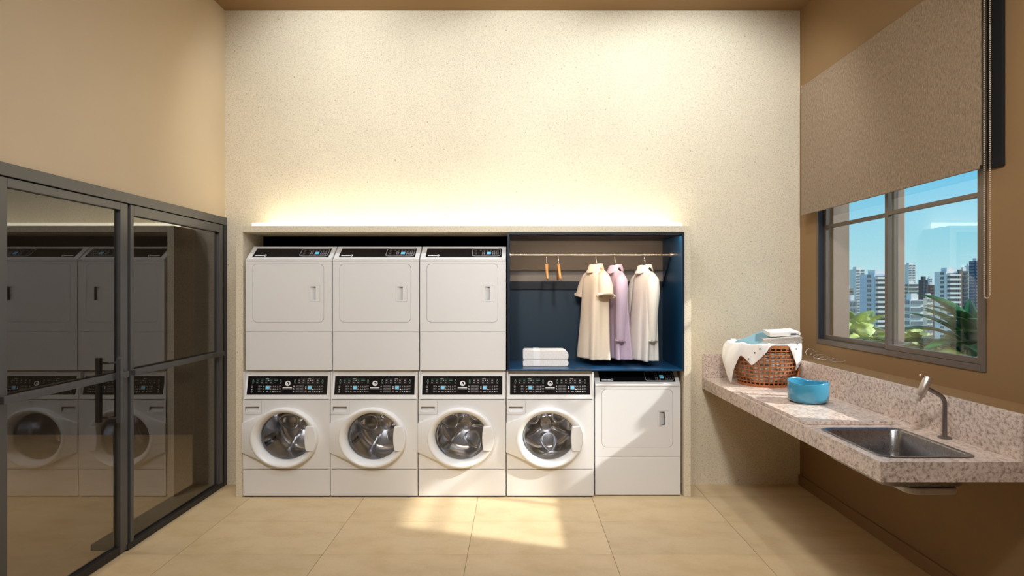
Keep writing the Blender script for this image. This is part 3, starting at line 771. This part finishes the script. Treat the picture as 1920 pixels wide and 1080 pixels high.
Bk('backsplash', GRAN, (SPX, SPX+.02, 2.864, YB-.022, zt, 1.094))
Bk('backsplash', GRAN, (SPX-.004, SPX+.02, CY0, 2.860, zt, 1.094))
Bk('backsplash', GRAN, (CX0, SPX+.02, YB-.021, YB-.001, zt, 1.094))
st(MB().box(SPX+.0205, XR-.0005, CY0, YB-.0005, CZT+.0005, 1.092).build('wall_ledge', WALLR), 'low brown ledge under the window behind the granite splashback', 'wall')
db = MB().box(1.572, 2.055, 3.19, 4.12, CZT+.0005, CZT+.0205).build('granite_board', GRAN, bevel=.002)
tag(db, 'thin raised granite board lying on the counter beyond the sink', 'board')
BT = CZT+.0205
# sink
sk = empty('sink', (hc[0], hc[1], CZT-.178), 'rectangular brushed steel sink set into the granite counter', 'sink')
def off(r, d): return [(hc[0]+(x-hc[0])*(1+d/.2), hc[1]+(y-hc[1])*(1+d/.26)) for x, y in hole]
rws = [[(*p, CZT+.001) for p in off(hole, .016)], [(*p, CZT+.005) for p in off(hole, .013)], [(*p, CZT+.005) for p in off(hole, .002)], [(*p, CZT-.004) for p in off(hole, -.006)],
       [(*p, CZT-.11) for p in off(hole, -.012)], [(*p, CZT-.135) for p in off(hole, -.020)], [(*p, CZT-.144) for p in off(hole, -.045)],
       [(hc[0]+(x-hc[0])*.15, hc[1]+(y-hc[1])*.12, CZT-.147) for x, y in hole]]
o = MB().rings(rws).build('basin', SINKST, sk, smooth=True, auto=50); o.location = -Vector(sk.location)
o = MB().lathe([(.048, 0), (.045, .003), (.034, .004), (.03, -.008), (0.001, -.008)], hc[0], hc[1], CZT-.1465, 24).build('drain', CHROME, sk, smooth=True, auto=40); o.location = -Vector(sk.location)
o = MB().prism(rrect(KX0+.13, KX1-.03, KY0+.03, KY0+.33, .05), CZT-.178, CZT-.1485, 'z').build('underside', mat('pale sink underside', (196, 190, 188), .5, .2), sk, bevel=.008); o.location = -Vector(sk.location)
# faucet
fx, fy = 2.122, 2.905
fc = empty('faucet', (fx, fy, CZT), 'satin metal bent faucet with cylindrical head beside the sink', 'faucet')
MB().lathe([(.0, .0), (.03, 0), (.03, .006), (.026, .009), (0, .009)], n=24).build('base', FAUCD, fc, smooth=True, auto=40)
pth = [(0, 0, .005), (0, 0, .08), (0, 0, .17)]
for k in range(1, 8):
    a = math.radians(62*k/7); pth.append((-.05*(1-math.cos(a)), 0, .17+.05*math.sin(a)))
e_ = pth[-1]; pth += [(e_[0]-.035, 0, e_[2]+.02), (e_[0]-.075, 0, e_[2]+.043)]
MB().tube(pth, .0105, 14).build('neck', FAUCD, fc, smooth=True, auto=50)
hp = Vector(pth[-1]); ax = Vector((.42, 0, .9)).normalized(); q = ax.to_track_quat('Z', 'Y').to_matrix()
def head(prof, name, m, n=24):
    mb = MB().lathe(prof, n=n); mb.v = [tuple(q @ Vector(v)+hp) for v in mb.v]; return mb.build(name, m, fc, smooth=True, auto=40)
hh = head([(0, -.052), (.019, -.052), (.020, -.05), (.020, .045), (.018, .05), (0, .05)], 'head', FAUC)
head([(0, -.078), (.0125, -.078), (.0145, -.07), (.0145, -.052), (0, -.052)], 'spout_tip', FAUC)
lv = MB().tube([hp+ax*.042, hp+ax*.042+Vector((-.034, 0, .016))], .004, 8); lv.build('lever', FAUCD, fc, smooth=True, auto=40)
MB().lathe([(0, -.006), (.0055, -.004), (.0065, 0), (.0055, .004), (0, .006)], *(hp+ax*.042+Vector((-.036, 0, .017))), 12).build('lever_knob', RODM, fc, smooth=True)

# ------------------------------------------------------------------ bowl
bw = empty('bowl', (1.862, 3.745, BT), 'blue glazed ceramic bowl on the granite board', 'bowl')
rows = []
prof = [(.0005, 0), (.088, 0), (.104, .004), (.117, .016), (.121, .035), (.122, .08), (.122, .128), (.1205, .131), (.117, .130), (.115, .12), (.114, .05), (.106, .022), (.08, .014), (.0005, .013)]
for r_, h in prof:
    row = []
    for k in range(64):
        a = 2*PI*k/64; ff = 1+.012*math.cos(3*a+.4); lip = (.006*math.cos(2*a+1.2)+.012*max(0, math.cos(a-1.75))**10) if h > .1 else 0
        row.append((r_*ff*math.cos(a), r_*ff*math.sin(a), h+lip))
    rows.append(row)
MB().rings(rows).build('body', BOWLB, bw, smooth=True)
MB().lathe([(.086, .0005), (.1, .0008), (.108, .008), (.1095, .0095), (.108, .0095), (.099, .0025), (.086, .002)], n=48).build('foot_ring', mat('dark unglazed clay', (70, 56, 48), .7), bw, smooth=True)

# ------------------------------------------------------------------ basket with laundry
bk_ = empty('wicker_basket', (1.948, 4.60, CZT+.0005), 'orange brown open weave wicker laundry basket on the counter corner', 'basket')
BH = .315
def brad(z): s = z/BH; return .192+.052*math.sin(min(1, s*1.05)*PI/2)
NS = 38; stake = None
mb = MB(); wd = .0048; th = .002; rows = []
for k in range(12):
    z = BH*k/11; r_ = brad(z); rows.append([(r_-th, -wd, z), (r_+th, -wd, z), (r_+th, wd, z), (r_-th, wd, z)])
mb.rings(rows, True, True, True); st0 = mb.build('stake', WICKER, bk_)
for k in range(1, NS):
    o = bpy.data.objects.new('stake', st0.data); C.objects.link(o); o.parent = bk_; o.rotation_euler = (0, 0, 2*PI*k/NS)
for k in range(11):
    z = .008+(BH-.016)*k/10; wz = .0038 if 0 < k < 10 else .011
    rows = [(brad(z)+.001, z-wz), (brad(z)+.0058, z-wz), (brad(z)+.0058, z+wz), (brad(z)+.001, z+wz)]
    MB().lathe(rows+[rows[0]], n=64).build('weave_band', WICKER, bk_)
MB().lathe([(.0005, .003), (.19, .003), (.192, .006), (.19, .010), (.0005, .010)], n=48).build('base', WICKER, bk_)
pth = [(.235*math.cos(a), .235*math.sin(a), z) for a, z in ((math.radians(-62), .03), (math.radians(-50), .05), (math.radians(-38), .085), (math.radians(-28), .13), (math.radians(-20), .165), (math.radians(-14), .17))]
o = MB().tube([(x*(1.03), y*1.03, z) for x, y, z in pth], .007, 8).build('side_strap', mat('orange leather strap', (214, 130, 62), .5), bk_, smooth=True)
# white cloth spilling over the rim (one sheet, polar layout)
SPOTM = mat('navy spot', (70, 74, 90), .8)
wc = empty('white_cloth', (1.948, 4.60, CZT+BH), 'white spotted cloth lining the wicker basket and spilling over its rim', 'cloth')
NP = 120; rows = []
def hang(ph):
    d = math.degrees(ph) % 360
    def bumpf(c, w_, h):
        q = min(abs(d-c), 360-abs(d-c))/w_; return h*max(0, 1-q)**.7 if q < 1 else 0
    return max(bumpf(184, 27, .34), bumpf(226, 30, .165), bumpf(318, 30, .21), bumpf(343, 26, .15), bumpf(90, 60, .08))
for i, s in enumerate([0.02, .25, .5, .75, .9, 1.0, 1.05, 1.1, 1.18, 1.3, 1.42, 1.55, 1.67, 1.8, 1.9, 2.0]):
    row = []
    for k in range(NP):
        ph = 2*PI*k/NP; L = hang(ph); wv = math.sin(7*ph+2*s)*.5+math.sin(13*ph+1-3*s)*.35+math.sin(23*ph+5*s)*.25
        dg_ = math.degrees(ph) % 360
        if s <= 1.0:
            r_ = brad(BH)*s*1.0; z = -.05+.062*s**2+.010*wv*s
        else:
            u = (s-1.0); dn = max(0, L)*u; out = min(u*6, 1)
            r_ = brad(max(0, BH-dn))+.012*out+(.006+.013*wv)*out*min(1, L*6)
            z = .012+.014*math.sin(min(u*4, 1)*PI)*(1+.6*wv)-dn
            if L < .005: r_ = brad(BH)+.004*min(u*3, 1); z = .012-.006*u
            if 150 < dg_ < 212:
                wgt = math.cos((dg_-181)/31*PI/2)**.6 if abs(dg_-181) < 31 else 0
                r_ += wgt*(.075*math.sin(min(1, u*1.6)*PI/2)-.035*max(0, u-.75)*4*.5)
        row.append((r_*math.cos(ph), r_*math.sin(ph), max(z, -BH+.006)))
    rows.append(row)
MB().rings(rows).build('sheet', CLOTHW, wc, smooth=True, solid=.004, subsurf=1)
rows = []
for k in range(10):
    f = k/9; zz_ = -BH+.02+f*(BH-.075)
    rows.append([((brad(zz_+BH)-.022)*(1+.05*math.sin(5*a+7*f)+.035*math.sin(11*a-9*f))*math.cos(a)*(.9 if k in (0, 9) else .97), (brad(zz_+BH)-.022)*(1+.05*math.sin(5*a+7*f)+.035*math.sin(11*a-9*f))*math.sin(a)*(.9 if k in (0, 9) else .97), zz_) for a in [2*PI*j/60 for j in range(60)]])
MB().rings(rows, True, True, True).build('inner_bundle', m_fabric('crumpled grey and white linen', (190, 180, 166), 16, amt=.7), wc, smooth=True)
for ph, dz in ((math.radians(232), .05), (math.radians(222), .10), (math.radians(300), .02), (math.radians(315), .15), (math.radians(326), .06), (math.radians(240), .02)):
    r_ = brad(BH-dz)+.026
    MB().lathe([(0, -.002), (.006, -.001), (.006, .001), (0, .002)], r_*math.cos(ph), r_*math.sin(ph), -dz, 10, 'y').build('printed_dot', SPOTM, wc)
SPOT = SPOTM
# folded pieces on top
bx, by, bz = 1.948, 4.60, CZT+BH
folded('folded_cloth', (bx-.045, by-.03, bz+.004), (0.05, -.30, .25), 'folded teal cloth leaning on the laundry heap in the wicker basket', 'cloth', TEALC, .27, .24, .016, 3)
folded('folded_cloth', (bx+.075, by-.07, bz+.012), (0.04, -.10, -.2), 'grey striped folded cloth under the white one on the basket', 'cloth', GREYC, .27, .24, .013, 4, jitter=.015)
wt = folded('folded_cloth', (bx+.098, by-.055, bz+.072), (0.05, -.05, -.15), 'white folded cloth with a dark print on top of the laundry heap', 'cloth', CLOTHW, .22, .2, .017, 2)
MB().box(.045, .085, -.1015, -.0995, .008, .022).build('printed_mark', SPOT, wt)
# clear wire coil on the ledge
wp = []
for k in range(70):
    a = k*.55; wp.append((.05*math.cos(a)*(1-.003*k)+.001*k, .13-.0042*k+.02*math.sin(a*1.3), .012+.011*(1+math.sin(a))+.05*max(0, 1-k/40)**1.2*(.5+.5*math.sin(a))))
wo_ = MB().tube(wp, .0016, 6).build('wire_coil', WIRE, smooth=True); wo_.location = (2.27, 4.42, 1.0935)
tag(wo_, 'tangled thin clear wire lying on the ledge behind the basket', 'wire')

# ------------------------------------------------------------------ window
wn = empty('window_1', (XR, (WY0+WY1)/2, WZ0), 'taupe framed two sash window looking onto the city', 'window'); wn['kind'] = 'structure'
def Bw(name, m, *b, bevel=.0015, parent=None):
    mb = MB()
    for q in b: mb.box(*q)
    o = mb.build(name, m, parent or wn, bevel=bevel)
    if parent is None: o.location = -Vector(wn.location)
    return o
FX0, FX1 = XR-.006, XR+.075
Bw('frame_side', WINF, (FX0, FX1, WY0, WY0+.032, WZ0, WZ1)); Bw('frame_side', WINF, (FX0, FX1, WY1-.026, WY1, WZ0, WZ1))
Bw('frame_bottom', WINF, (FX0, FX1, WY0+.032, WY1-.026, WZ0, WZ0+.035)); Bw('frame_top', WINF, (FX0, FX1, WY0+.032, WY1-.026, WZ1-.035, WZ1))
YM = 3.775; TZ = 2.12
# inner (near) sash and outer (far) sash
def sash(xa, xb, ya, yb, zb_, tag_):
    Bw('sash_stile', WINF, (xa, xb, ya, ya+.03, zb_, WZ1-.036)); Bw('sash_stile', WINF, (xa, xb, yb-.03, yb, zb_, WZ1-.036))
    Bw('sash_rail', WINF, (xa, xb, ya+.03, yb-.03, zb_, zb_+.032)); Bw('sash_rail', WINF, (xa, xb, ya+.03, yb-.03, WZ1-.07, WZ1-.036))
    Bw('transom', WINF, (xa, xb, ya+.03, yb-.03, TZ-.013, TZ+.013))
    xm = (xa+xb)/2
    Bw('glass_pane', GLASSW, (xm-.003, xm+.003, ya+.028, yb-.028, zb_+.03, TZ-.011), bevel=0)
    Bw('glass_pane', GLASSW, (xm-.003, xm+.003, ya+.028, yb-.028, TZ+.011, WZ1-.068), bevel=0)
sash(XR+.002, XR+.030, WY0+.033, YM+.015, WZ0+.036, 0)
sash(XR+.040, XR+.068, YM-.02, WY1-.027, WZ0+.036, 1)
Bw('jamb_lining', mat('dark jamb lining', (44, 44, 50), .45), (XR-.004, XR+.074, WY1-.030, WY1-.0262, WZ0+.036, WZ1-.036))
tr = MB()
PILM = mat('mauve brown cladding', (150, 128, 112), .6)
for (a, b, c, d) in ((XR+.121, XR+.135, WY1-.10, WY1+.6), (XR+.135, XR+.235, WY1-.02, WY1+.6)): pass
o = MB().box(XR+.121, XR+.25, WY1-.012, WY1+.25, .3, 3.6).build('trim_4', PILM, bevel=.004); st(o, 'mauve brown outer pilaster beyond the far window jamb', 'pilaster')
o = MB().box(XR+.121, XR+.19, 3.875, 3.935, .3, 3.6).build('trim_5', PILM, bevel=.004); st(o, 'mauve brown outer fin behind the window mullion', 'fin')

# ------------------------------------------------------------------ roller blind
BLX = 2.302; LY0, LY1, LZ0, LZ1 = 2.905, 4.738, 2.228, 3.262
bl = empty('roller_blind', (BLX, (LY0+LY1)/2, LZ1), 'brown woven roller blind half lowered over the window', 'blind')
def Bb(name, m, *b, bevel=0):
    mb = MB()
    for q in b: mb.box(*q)
    o = mb.build(name, m, bl, bevel=bevel); o.location = -Vector(bl.location); return o
Bb('fabric', FELT, (BLX-.002, BLX+.002, LY0, LY1, LZ0+.012, LZ1-.002))
Bb('hem_bar', FELT, (BLX-.006, BLX+.006, LY0+.003, LY1, LZ0, LZ0+.016), bevel=.004)
Bb('end_cap', BLACK, (BLX-.007, BLX+.007, LY0-.004, LY0+.003, LZ0-.001, LZ0+.018), bevel=.002)
o = MB().tube([(BLX+.032, LY0-.02, LZ1-.012), (BLX+.032, LY1, LZ1-.012)], .03, 20).build('roller_tube', FELT, bl, smooth=True, auto=40); o.location = -Vector(bl.location)
for y in (LY0-.026, LY1+.006): Bb('bracket', RODM, (BLX+.002, XR-.001, y-.003, y+.003, LZ1-.05, LZ1+.02))
# bead chain loop
cm = MB(); def_pts = []
ico = [(0, 0, 1), (.894, 0, .447), (.276, .851, .447), (-.724, .526, .447), (-.724, -.526, .447), (.276, -.851, .447), (.724, .526, -.447), (-.276, .851, -.447), (-.894, 0, -.447), (-.276, -.851, -.447), (.724, -.526, -.447), (0, 0, -1)]
icf = [(0,1,2),(0,2,3),(0,3,4),(0,4,5),(0,5,1),(1,6,2),(2,7,3),(3,8,4),(4,9,5),(5,10,1),(6,7,2),(7,8,3),(8,9,4),(9,10,5),(10,6,1),(11,7,6),(11,8,7),(11,9,8),(11,10,9),(11,6,10)]
ya_, yb_ = 2.886, 2.850; zbm = 1.605; zz = LZ1-.02; pts = []
while zz > zbm: pts.append((ya_, zz)); pts.append((yb_, zz)); zz -= .0095
for k in range(1, 7):
    a = PI*k/7; pts.append(((ya_+yb_)/2+(ya_-yb_)/2*math.cos(a), zbm-(ya_-yb_)/2*math.sin(a)))
for (y, z) in pts: cm.add([(BLX+v[0]*.0042, y+v[1]*.0042, z+v[2]*.0042) for v in ico], icf)
o = cm.build('bead_chain', BEAD, bl, smooth=True); o.location = -Vector(bl.location); tag(o, 'beaded pull chain loop', kind='stuff')
o = MB().box(XR-.012, XR, 2.852, 2.950, 2.235, 3.5).build('blind_shadow_strip', mat('black blind shadow', (10, 9, 9), .8), bevel=.002); st(o, 'black vertical strip standing for the blind shadow on the wall', 'trim')  # black strip put in for the shadow at the blind's edge

# ------------------------------------------------------------------ planting outside the window
pl = MB(); pl.box(2.72, 2.76, 2.2, 7.0, .2, 1.06); pl.box(3.7, 3.74, 2.2, 7.0, .2, 1.06); pl.box(2.76, 3.7, 2.2, 2.24, .2, 1.06); pl.box(2.76, 3.7, 6.96, 7.0, .2, 1.06); pl.box(2.76, 3.7, 2.24, 6.96, .2, .24)
pt = empty('planter', (3.2, 4.6, .2), 'long pale planter trough outside the window', 'planter')
o = pl.build('trough', mat('pale planter', (190, 176, 156), .8), pt, bevel=.005); o.location = -Vector(pt.location)
o = MB().box(2.765, 3.695, 2.245, 6.955, .245, 1.0).build('soil', m_fabric('sandy soil', (170, 148, 116), 30, amt=.3), pt); o.location = -Vector(pt.location)
def leaf_mesh(name, m, L, Wd, lobes=0, droop=.35):
    mb = MB(); n = 14; rows = []
    for k in range(n+1):
        s = k/n; wv = Wd*math.sin(PI*min(1, s*1.02))**.75*(1-.35*s)
        if lobes: wv *= (.55+.45*abs(math.sin(lobes*PI*s)))
        y = L*s; z = L*(.45*s-droop*s*s*1.6)
        rows.append([(-wv, y-.15*wv*(1 if lobes else 0), z+wv*.35), (-wv*.5, y, z+wv*.12), (0, y, z), (wv*.5, y, z+wv*.12), (wv, y-.15*wv*(1 if lobes else 0), z+wv*.35)])
    mb.rings(rows, closed=False)
    o = mb.build(name, m, None, smooth=True, solid=.0012); me = o.data
    return o
def m_leaf(name, c1, c2, tr=.25):
    m = mat(name, c1, .4, spec=.4); nt, b = nodes(m)
    nt.links.new(ramp(nt, noise(nt, 9, 3), [(.3, lin(c1)), (.7, lin(c2))]), b.inputs['Base Color'])
    return m
LG = m_leaf('light leaf', (150, 176, 84), (196, 206, 128)); MG = m_leaf('mid leaf', (110, 140, 60), (160, 172, 92)); DG = m_leaf('dark leaf', (22, 74, 34), (52, 112, 46))
def plant(name, loc_, label, m, count, L, Wd, lobes, elev, seed, az=(0, 360), droop=.35):
    t = empty(name, loc_, label, 'plant', 'plants in the planter outside the window'); rr = random.Random(seed)
    src = leaf_mesh('leaf', m, L, Wd, lobes, droop); src.parent = t
    for k in range(count):
        o = src if k == 0 else src.copy()
        if k: C.objects.link(o); o.parent = t
        a = math.radians(az[0]+(az[1]-az[0])*((k*.618) % 1)); el = math.radians(rr.uniform(*elev))
        o.rotation_euler = (el, rr.uniform(-.4, .4), a); s = rr.uniform(.7, 1.12); o.scale = (s, s, s)
        o.location = (rr.uniform(-.03, .03), rr.uniform(-.03, .03), rr.uniform(0, .12))
    MB().tube([(0, 0, -.16), (0.01, 0, 0), (0, .01, .14)], [.014, .012, .008], 8).build('stem', m, t, smooth=True)
    return t
plant('leafy_plant', (3.08, 3.95, 1.16), 'dark green plant with long pointed leaves at the right of the window', DG, 34, .50, .062, 0, (-5, 62), 3)
plant('leafy_plant', (3.18, 3.62, 1.16), 'dark green plant crowding the right edge of the window', DG, 26, .46, .06, 0, (0, 65), 9)
plant('leafy_plant', (3.0, 5.02, 1.12), 'bright green lobed plant behind the far left window pane', LG, 16, .30, .10, 3, (-5, 45), 5)
plant('leafy_plant', (3.05, 4.72, 1.10), 'olive green broad leaved plant beside the window mullion', MG, 14, .30, .09, 0, (-5, 40), 8)
plant('leafy_plant', (2.98, 4.30, 1.14), 'yellow green low plant at the foot of the right window pane', LG, 14, .28, .09, 3, (-10, 35), 12)
plant('leafy_plant', (2.92, 3.80, 1.10), 'pale green low leaf cluster under the dark plant', LG, 10, .26, .09, 2, (-10, 30), 14)
plant('leafy_plant', (3.02, 4.05, 1.12), 'low mixed green plant between the dark and yellow green plants', MG, 12, .26, .09, 2, (-10, 40), 31)
plant('leafy_plant', (3.12, 5.35, 1.10), 'bright green lobed plant in the far corner of the planter', LG, 14, .32, .11, 3, (0, 50), 33)
plant('leafy_plant', (3.4, 5.9, 1.12), 'olive green bushy plant furthest along the planter', MG, 14, .36, .10, 0, (0, 50), 21)

# ------------------------------------------------------------------ city outside
gm = mat('city ground', (120, 130, 104), .9)
st(MB().box(20, 900, -300, 1200, -46, -45).build('ground', gm), 'distant city ground far below the window', 'ground')
def m_bld(name, c): return m_paint(name, c, .8)
BW_ = {k: m_bld('facade '+k, c) for k, c in dict(white=(226, 222, 216), cream=(216, 204, 184), grey=(150, 152, 156), dark=(74, 78, 88), brown=(132, 112, 100), blue=(70, 88, 116), pale=(190, 200, 212), red=(138, 84, 72)).items()}
BGL = mat('far window glass', (62, 80, 92), .25, spec=.6); BGL2 = mat('far pale windows', (112, 122, 128), .4)  # second window colour is a paler grey
def building(px0, px1, ytop, D, label, col, wcol, floors, style, depth=16, top=None):
    floors = int(floors*1.35)
    """pixel columns are only used to derive a real size and place at distance D"""
    pf = px0+.42*(px1-px0); depth = D*(pf-px0)/(px0-968)
    X0, X1 = (pf-968)*D/FPX, (px1-968)*D/FPX; ZT = CZ+(544-ytop)*D/FPX; Z0 = -45
    t = empty('apartment_building', ((X0+X1)/2, D, Z0), label, 'building', 'far buildings outside the window')
    w_ = X1-X0; H = ZT-Z0; fh = H/ floors
    MB().box(-w_/2, w_/2, 0, depth, 0, H).build('body', BW_[col], t)
    wm = BGL if wcol == 'd' else BGL2
    first = max(0, int(floors*.5))
    if style == 'bands':
        me = None
        for i in range(first, floors):
            z = i*fh
            o = MB().box(-w_/2+w_*.06, w_/2-w_*.06, -.25, .2, fh*.35, fh*.85).build('window_band', wm, t) if me is None else bpy.data.objects.new('window_band', me)
            if me is None: me = o.data
            else: C.objects.link(o); o.parent = t
            o.location = (0, 0, z)
        me2 = None
        for i in range(first, floors):
            o = MB().box(-.25, .2, depth*.12, depth*.88, fh*.35, fh*.85).build('window_band', wm, t) if me2 is None else bpy.data.objects.new('window_band', me2)
            if me2 is None: me2 = o.data
            else: C.objects.link(o); o.parent = t
            o.location = (-w_/2, 0, i*fh)
    elif style == 'balcony':
        me = None
        gl = MB().box(-w_/2+w_*.08, w_/2-w_*.3, -.1, .3, first*fh, H-fh*.4).build('glazing', wm, t)
        for i in range(first, floors):
            o = MB().box(-w_/2+w_*.05, w_/2-w_*.27, -1.4, .1, fh*.0, fh*.42).build('balcony', BW_['white'], t) if me is None else bpy.data.objects.new('balcony', me)
            if me is None: me = o.data
            else: C.objects.link(o); o.parent = t
            o.location = (0, 0, i*fh)
        MB().box(w_/2-w_*.26, w_/2-w_*.08, -.6, .3, first*fh, H+.6).build('stair_tower', BW_['brown'], t)
        me2 = None
        for i in range(first, floors):
            o = MB().box(-.25, .2, depth*.2, depth*.45, fh*.3, fh*.85).build('window', wm, t) if me2 is None else bpy.data.objects.new('window', me2)
            if me2 is None: me2 = o.data
            else: C.objects.link(o); o.parent = t
            o.location = (-w_/2, 0, i*fh)
    else:
        me = None
        nc = max(2, int(w_/2.2))
        for i in range(first, floors):
            for j in range(nc):
                cw = w_/nc
                o = MB().box(-cw*.3, cw*.3, -.15, .2, fh*.3, fh*.8).build('window', wm, t) if me is None else bpy.data.objects.new('window', me)
                if me is None: me = o.data
                else: C.objects.link(o); o.parent = t
                o.location = (-w_/2+cw*(j+.5), 0, i*fh)
    MB().box(-w_*.3, w_*.25, depth*.2, depth*.7, H, H+fh*.9).build('roof_block', BW_['white' if col != 'dark' else 'dark'], t)
    return t
building(1592, 1622, 505, 290, 'plain white tower rising behind the leftmost far blocks', 'white', 'l', 30, 'grid')
building(1570, 1600, 541, 250, 'low reddish block at the far left of the window view', 'red', 'l', 22, 'bands')
building(1585, 1607, 564, 150, 'blank grey block low in the left window pane', 'grey', 'l', 20, 'grid')
building(1612, 1676, 514, 180, 'tall tower with white balconies and brown shaft in the left pane', 'pale', 'd', 26, 'balcony')
building(1694, 1717, 496, 330, 'slim white twin tower at the left of the right pane', 'white', 'l', 34, 'grid')
building(1690, 1722, 532, 240, 'beige mid rise block below the slim white tower', 'cream', 'd', 24, 'bands')
building(1722, 1740, 524, 260, 'dark charcoal tower in the middle of the right pane', 'dark', 'd', 26, 'grid')
building(1738, 1748, 522, 380, 'small distant white block beside the charcoal tower', 'white', 'l', 30, 'grid')
building(1736, 1752, 534, 300, 'small reddish block in front of the distant white block', 'red', 'd', 24, 'bands')
building(1690, 1731, 562, 140, 'low white and beige stepped block behind the planter', 'white', 'l', 20, 'bands')
building(1731, 1749, 559, 185, 'narrow cream block beside the large white tower', 'cream', 'l', 20, 'grid')
building(1752, 1804, 509, 190, 'large white tower with glazed balconies in the right pane', 'white', 'd', 27, 'balcony')
building(1798, 1815, 508, 205, 'brown side wing of the large white tower', 'brown', 'd', 27, 'bands')
building(1808, 1826, 498, 320, 'white tower peeking out behind the brown wing', 'white', 'l', 34, 'grid')
building(1817, 1846, 489, 270, 'dark blue tower at the right edge of the window', 'blue', 'l', 32, 'bands')
for i, (a, b, yt, D, cc, lb) in enumerate(((1580, 1640, 549, 420, 'cream', 'hazy cream low blocks on the horizon at left'), (1690, 1760, 541, 460, 'pale', 'hazy pale blocks on the horizon at centre'), (1770, 1850, 540, 500, 'cream', 'hazy cream blocks on the horizon at right'))):
    building(a, b, yt, D, lb, cc, 'l', 20, 'bands')
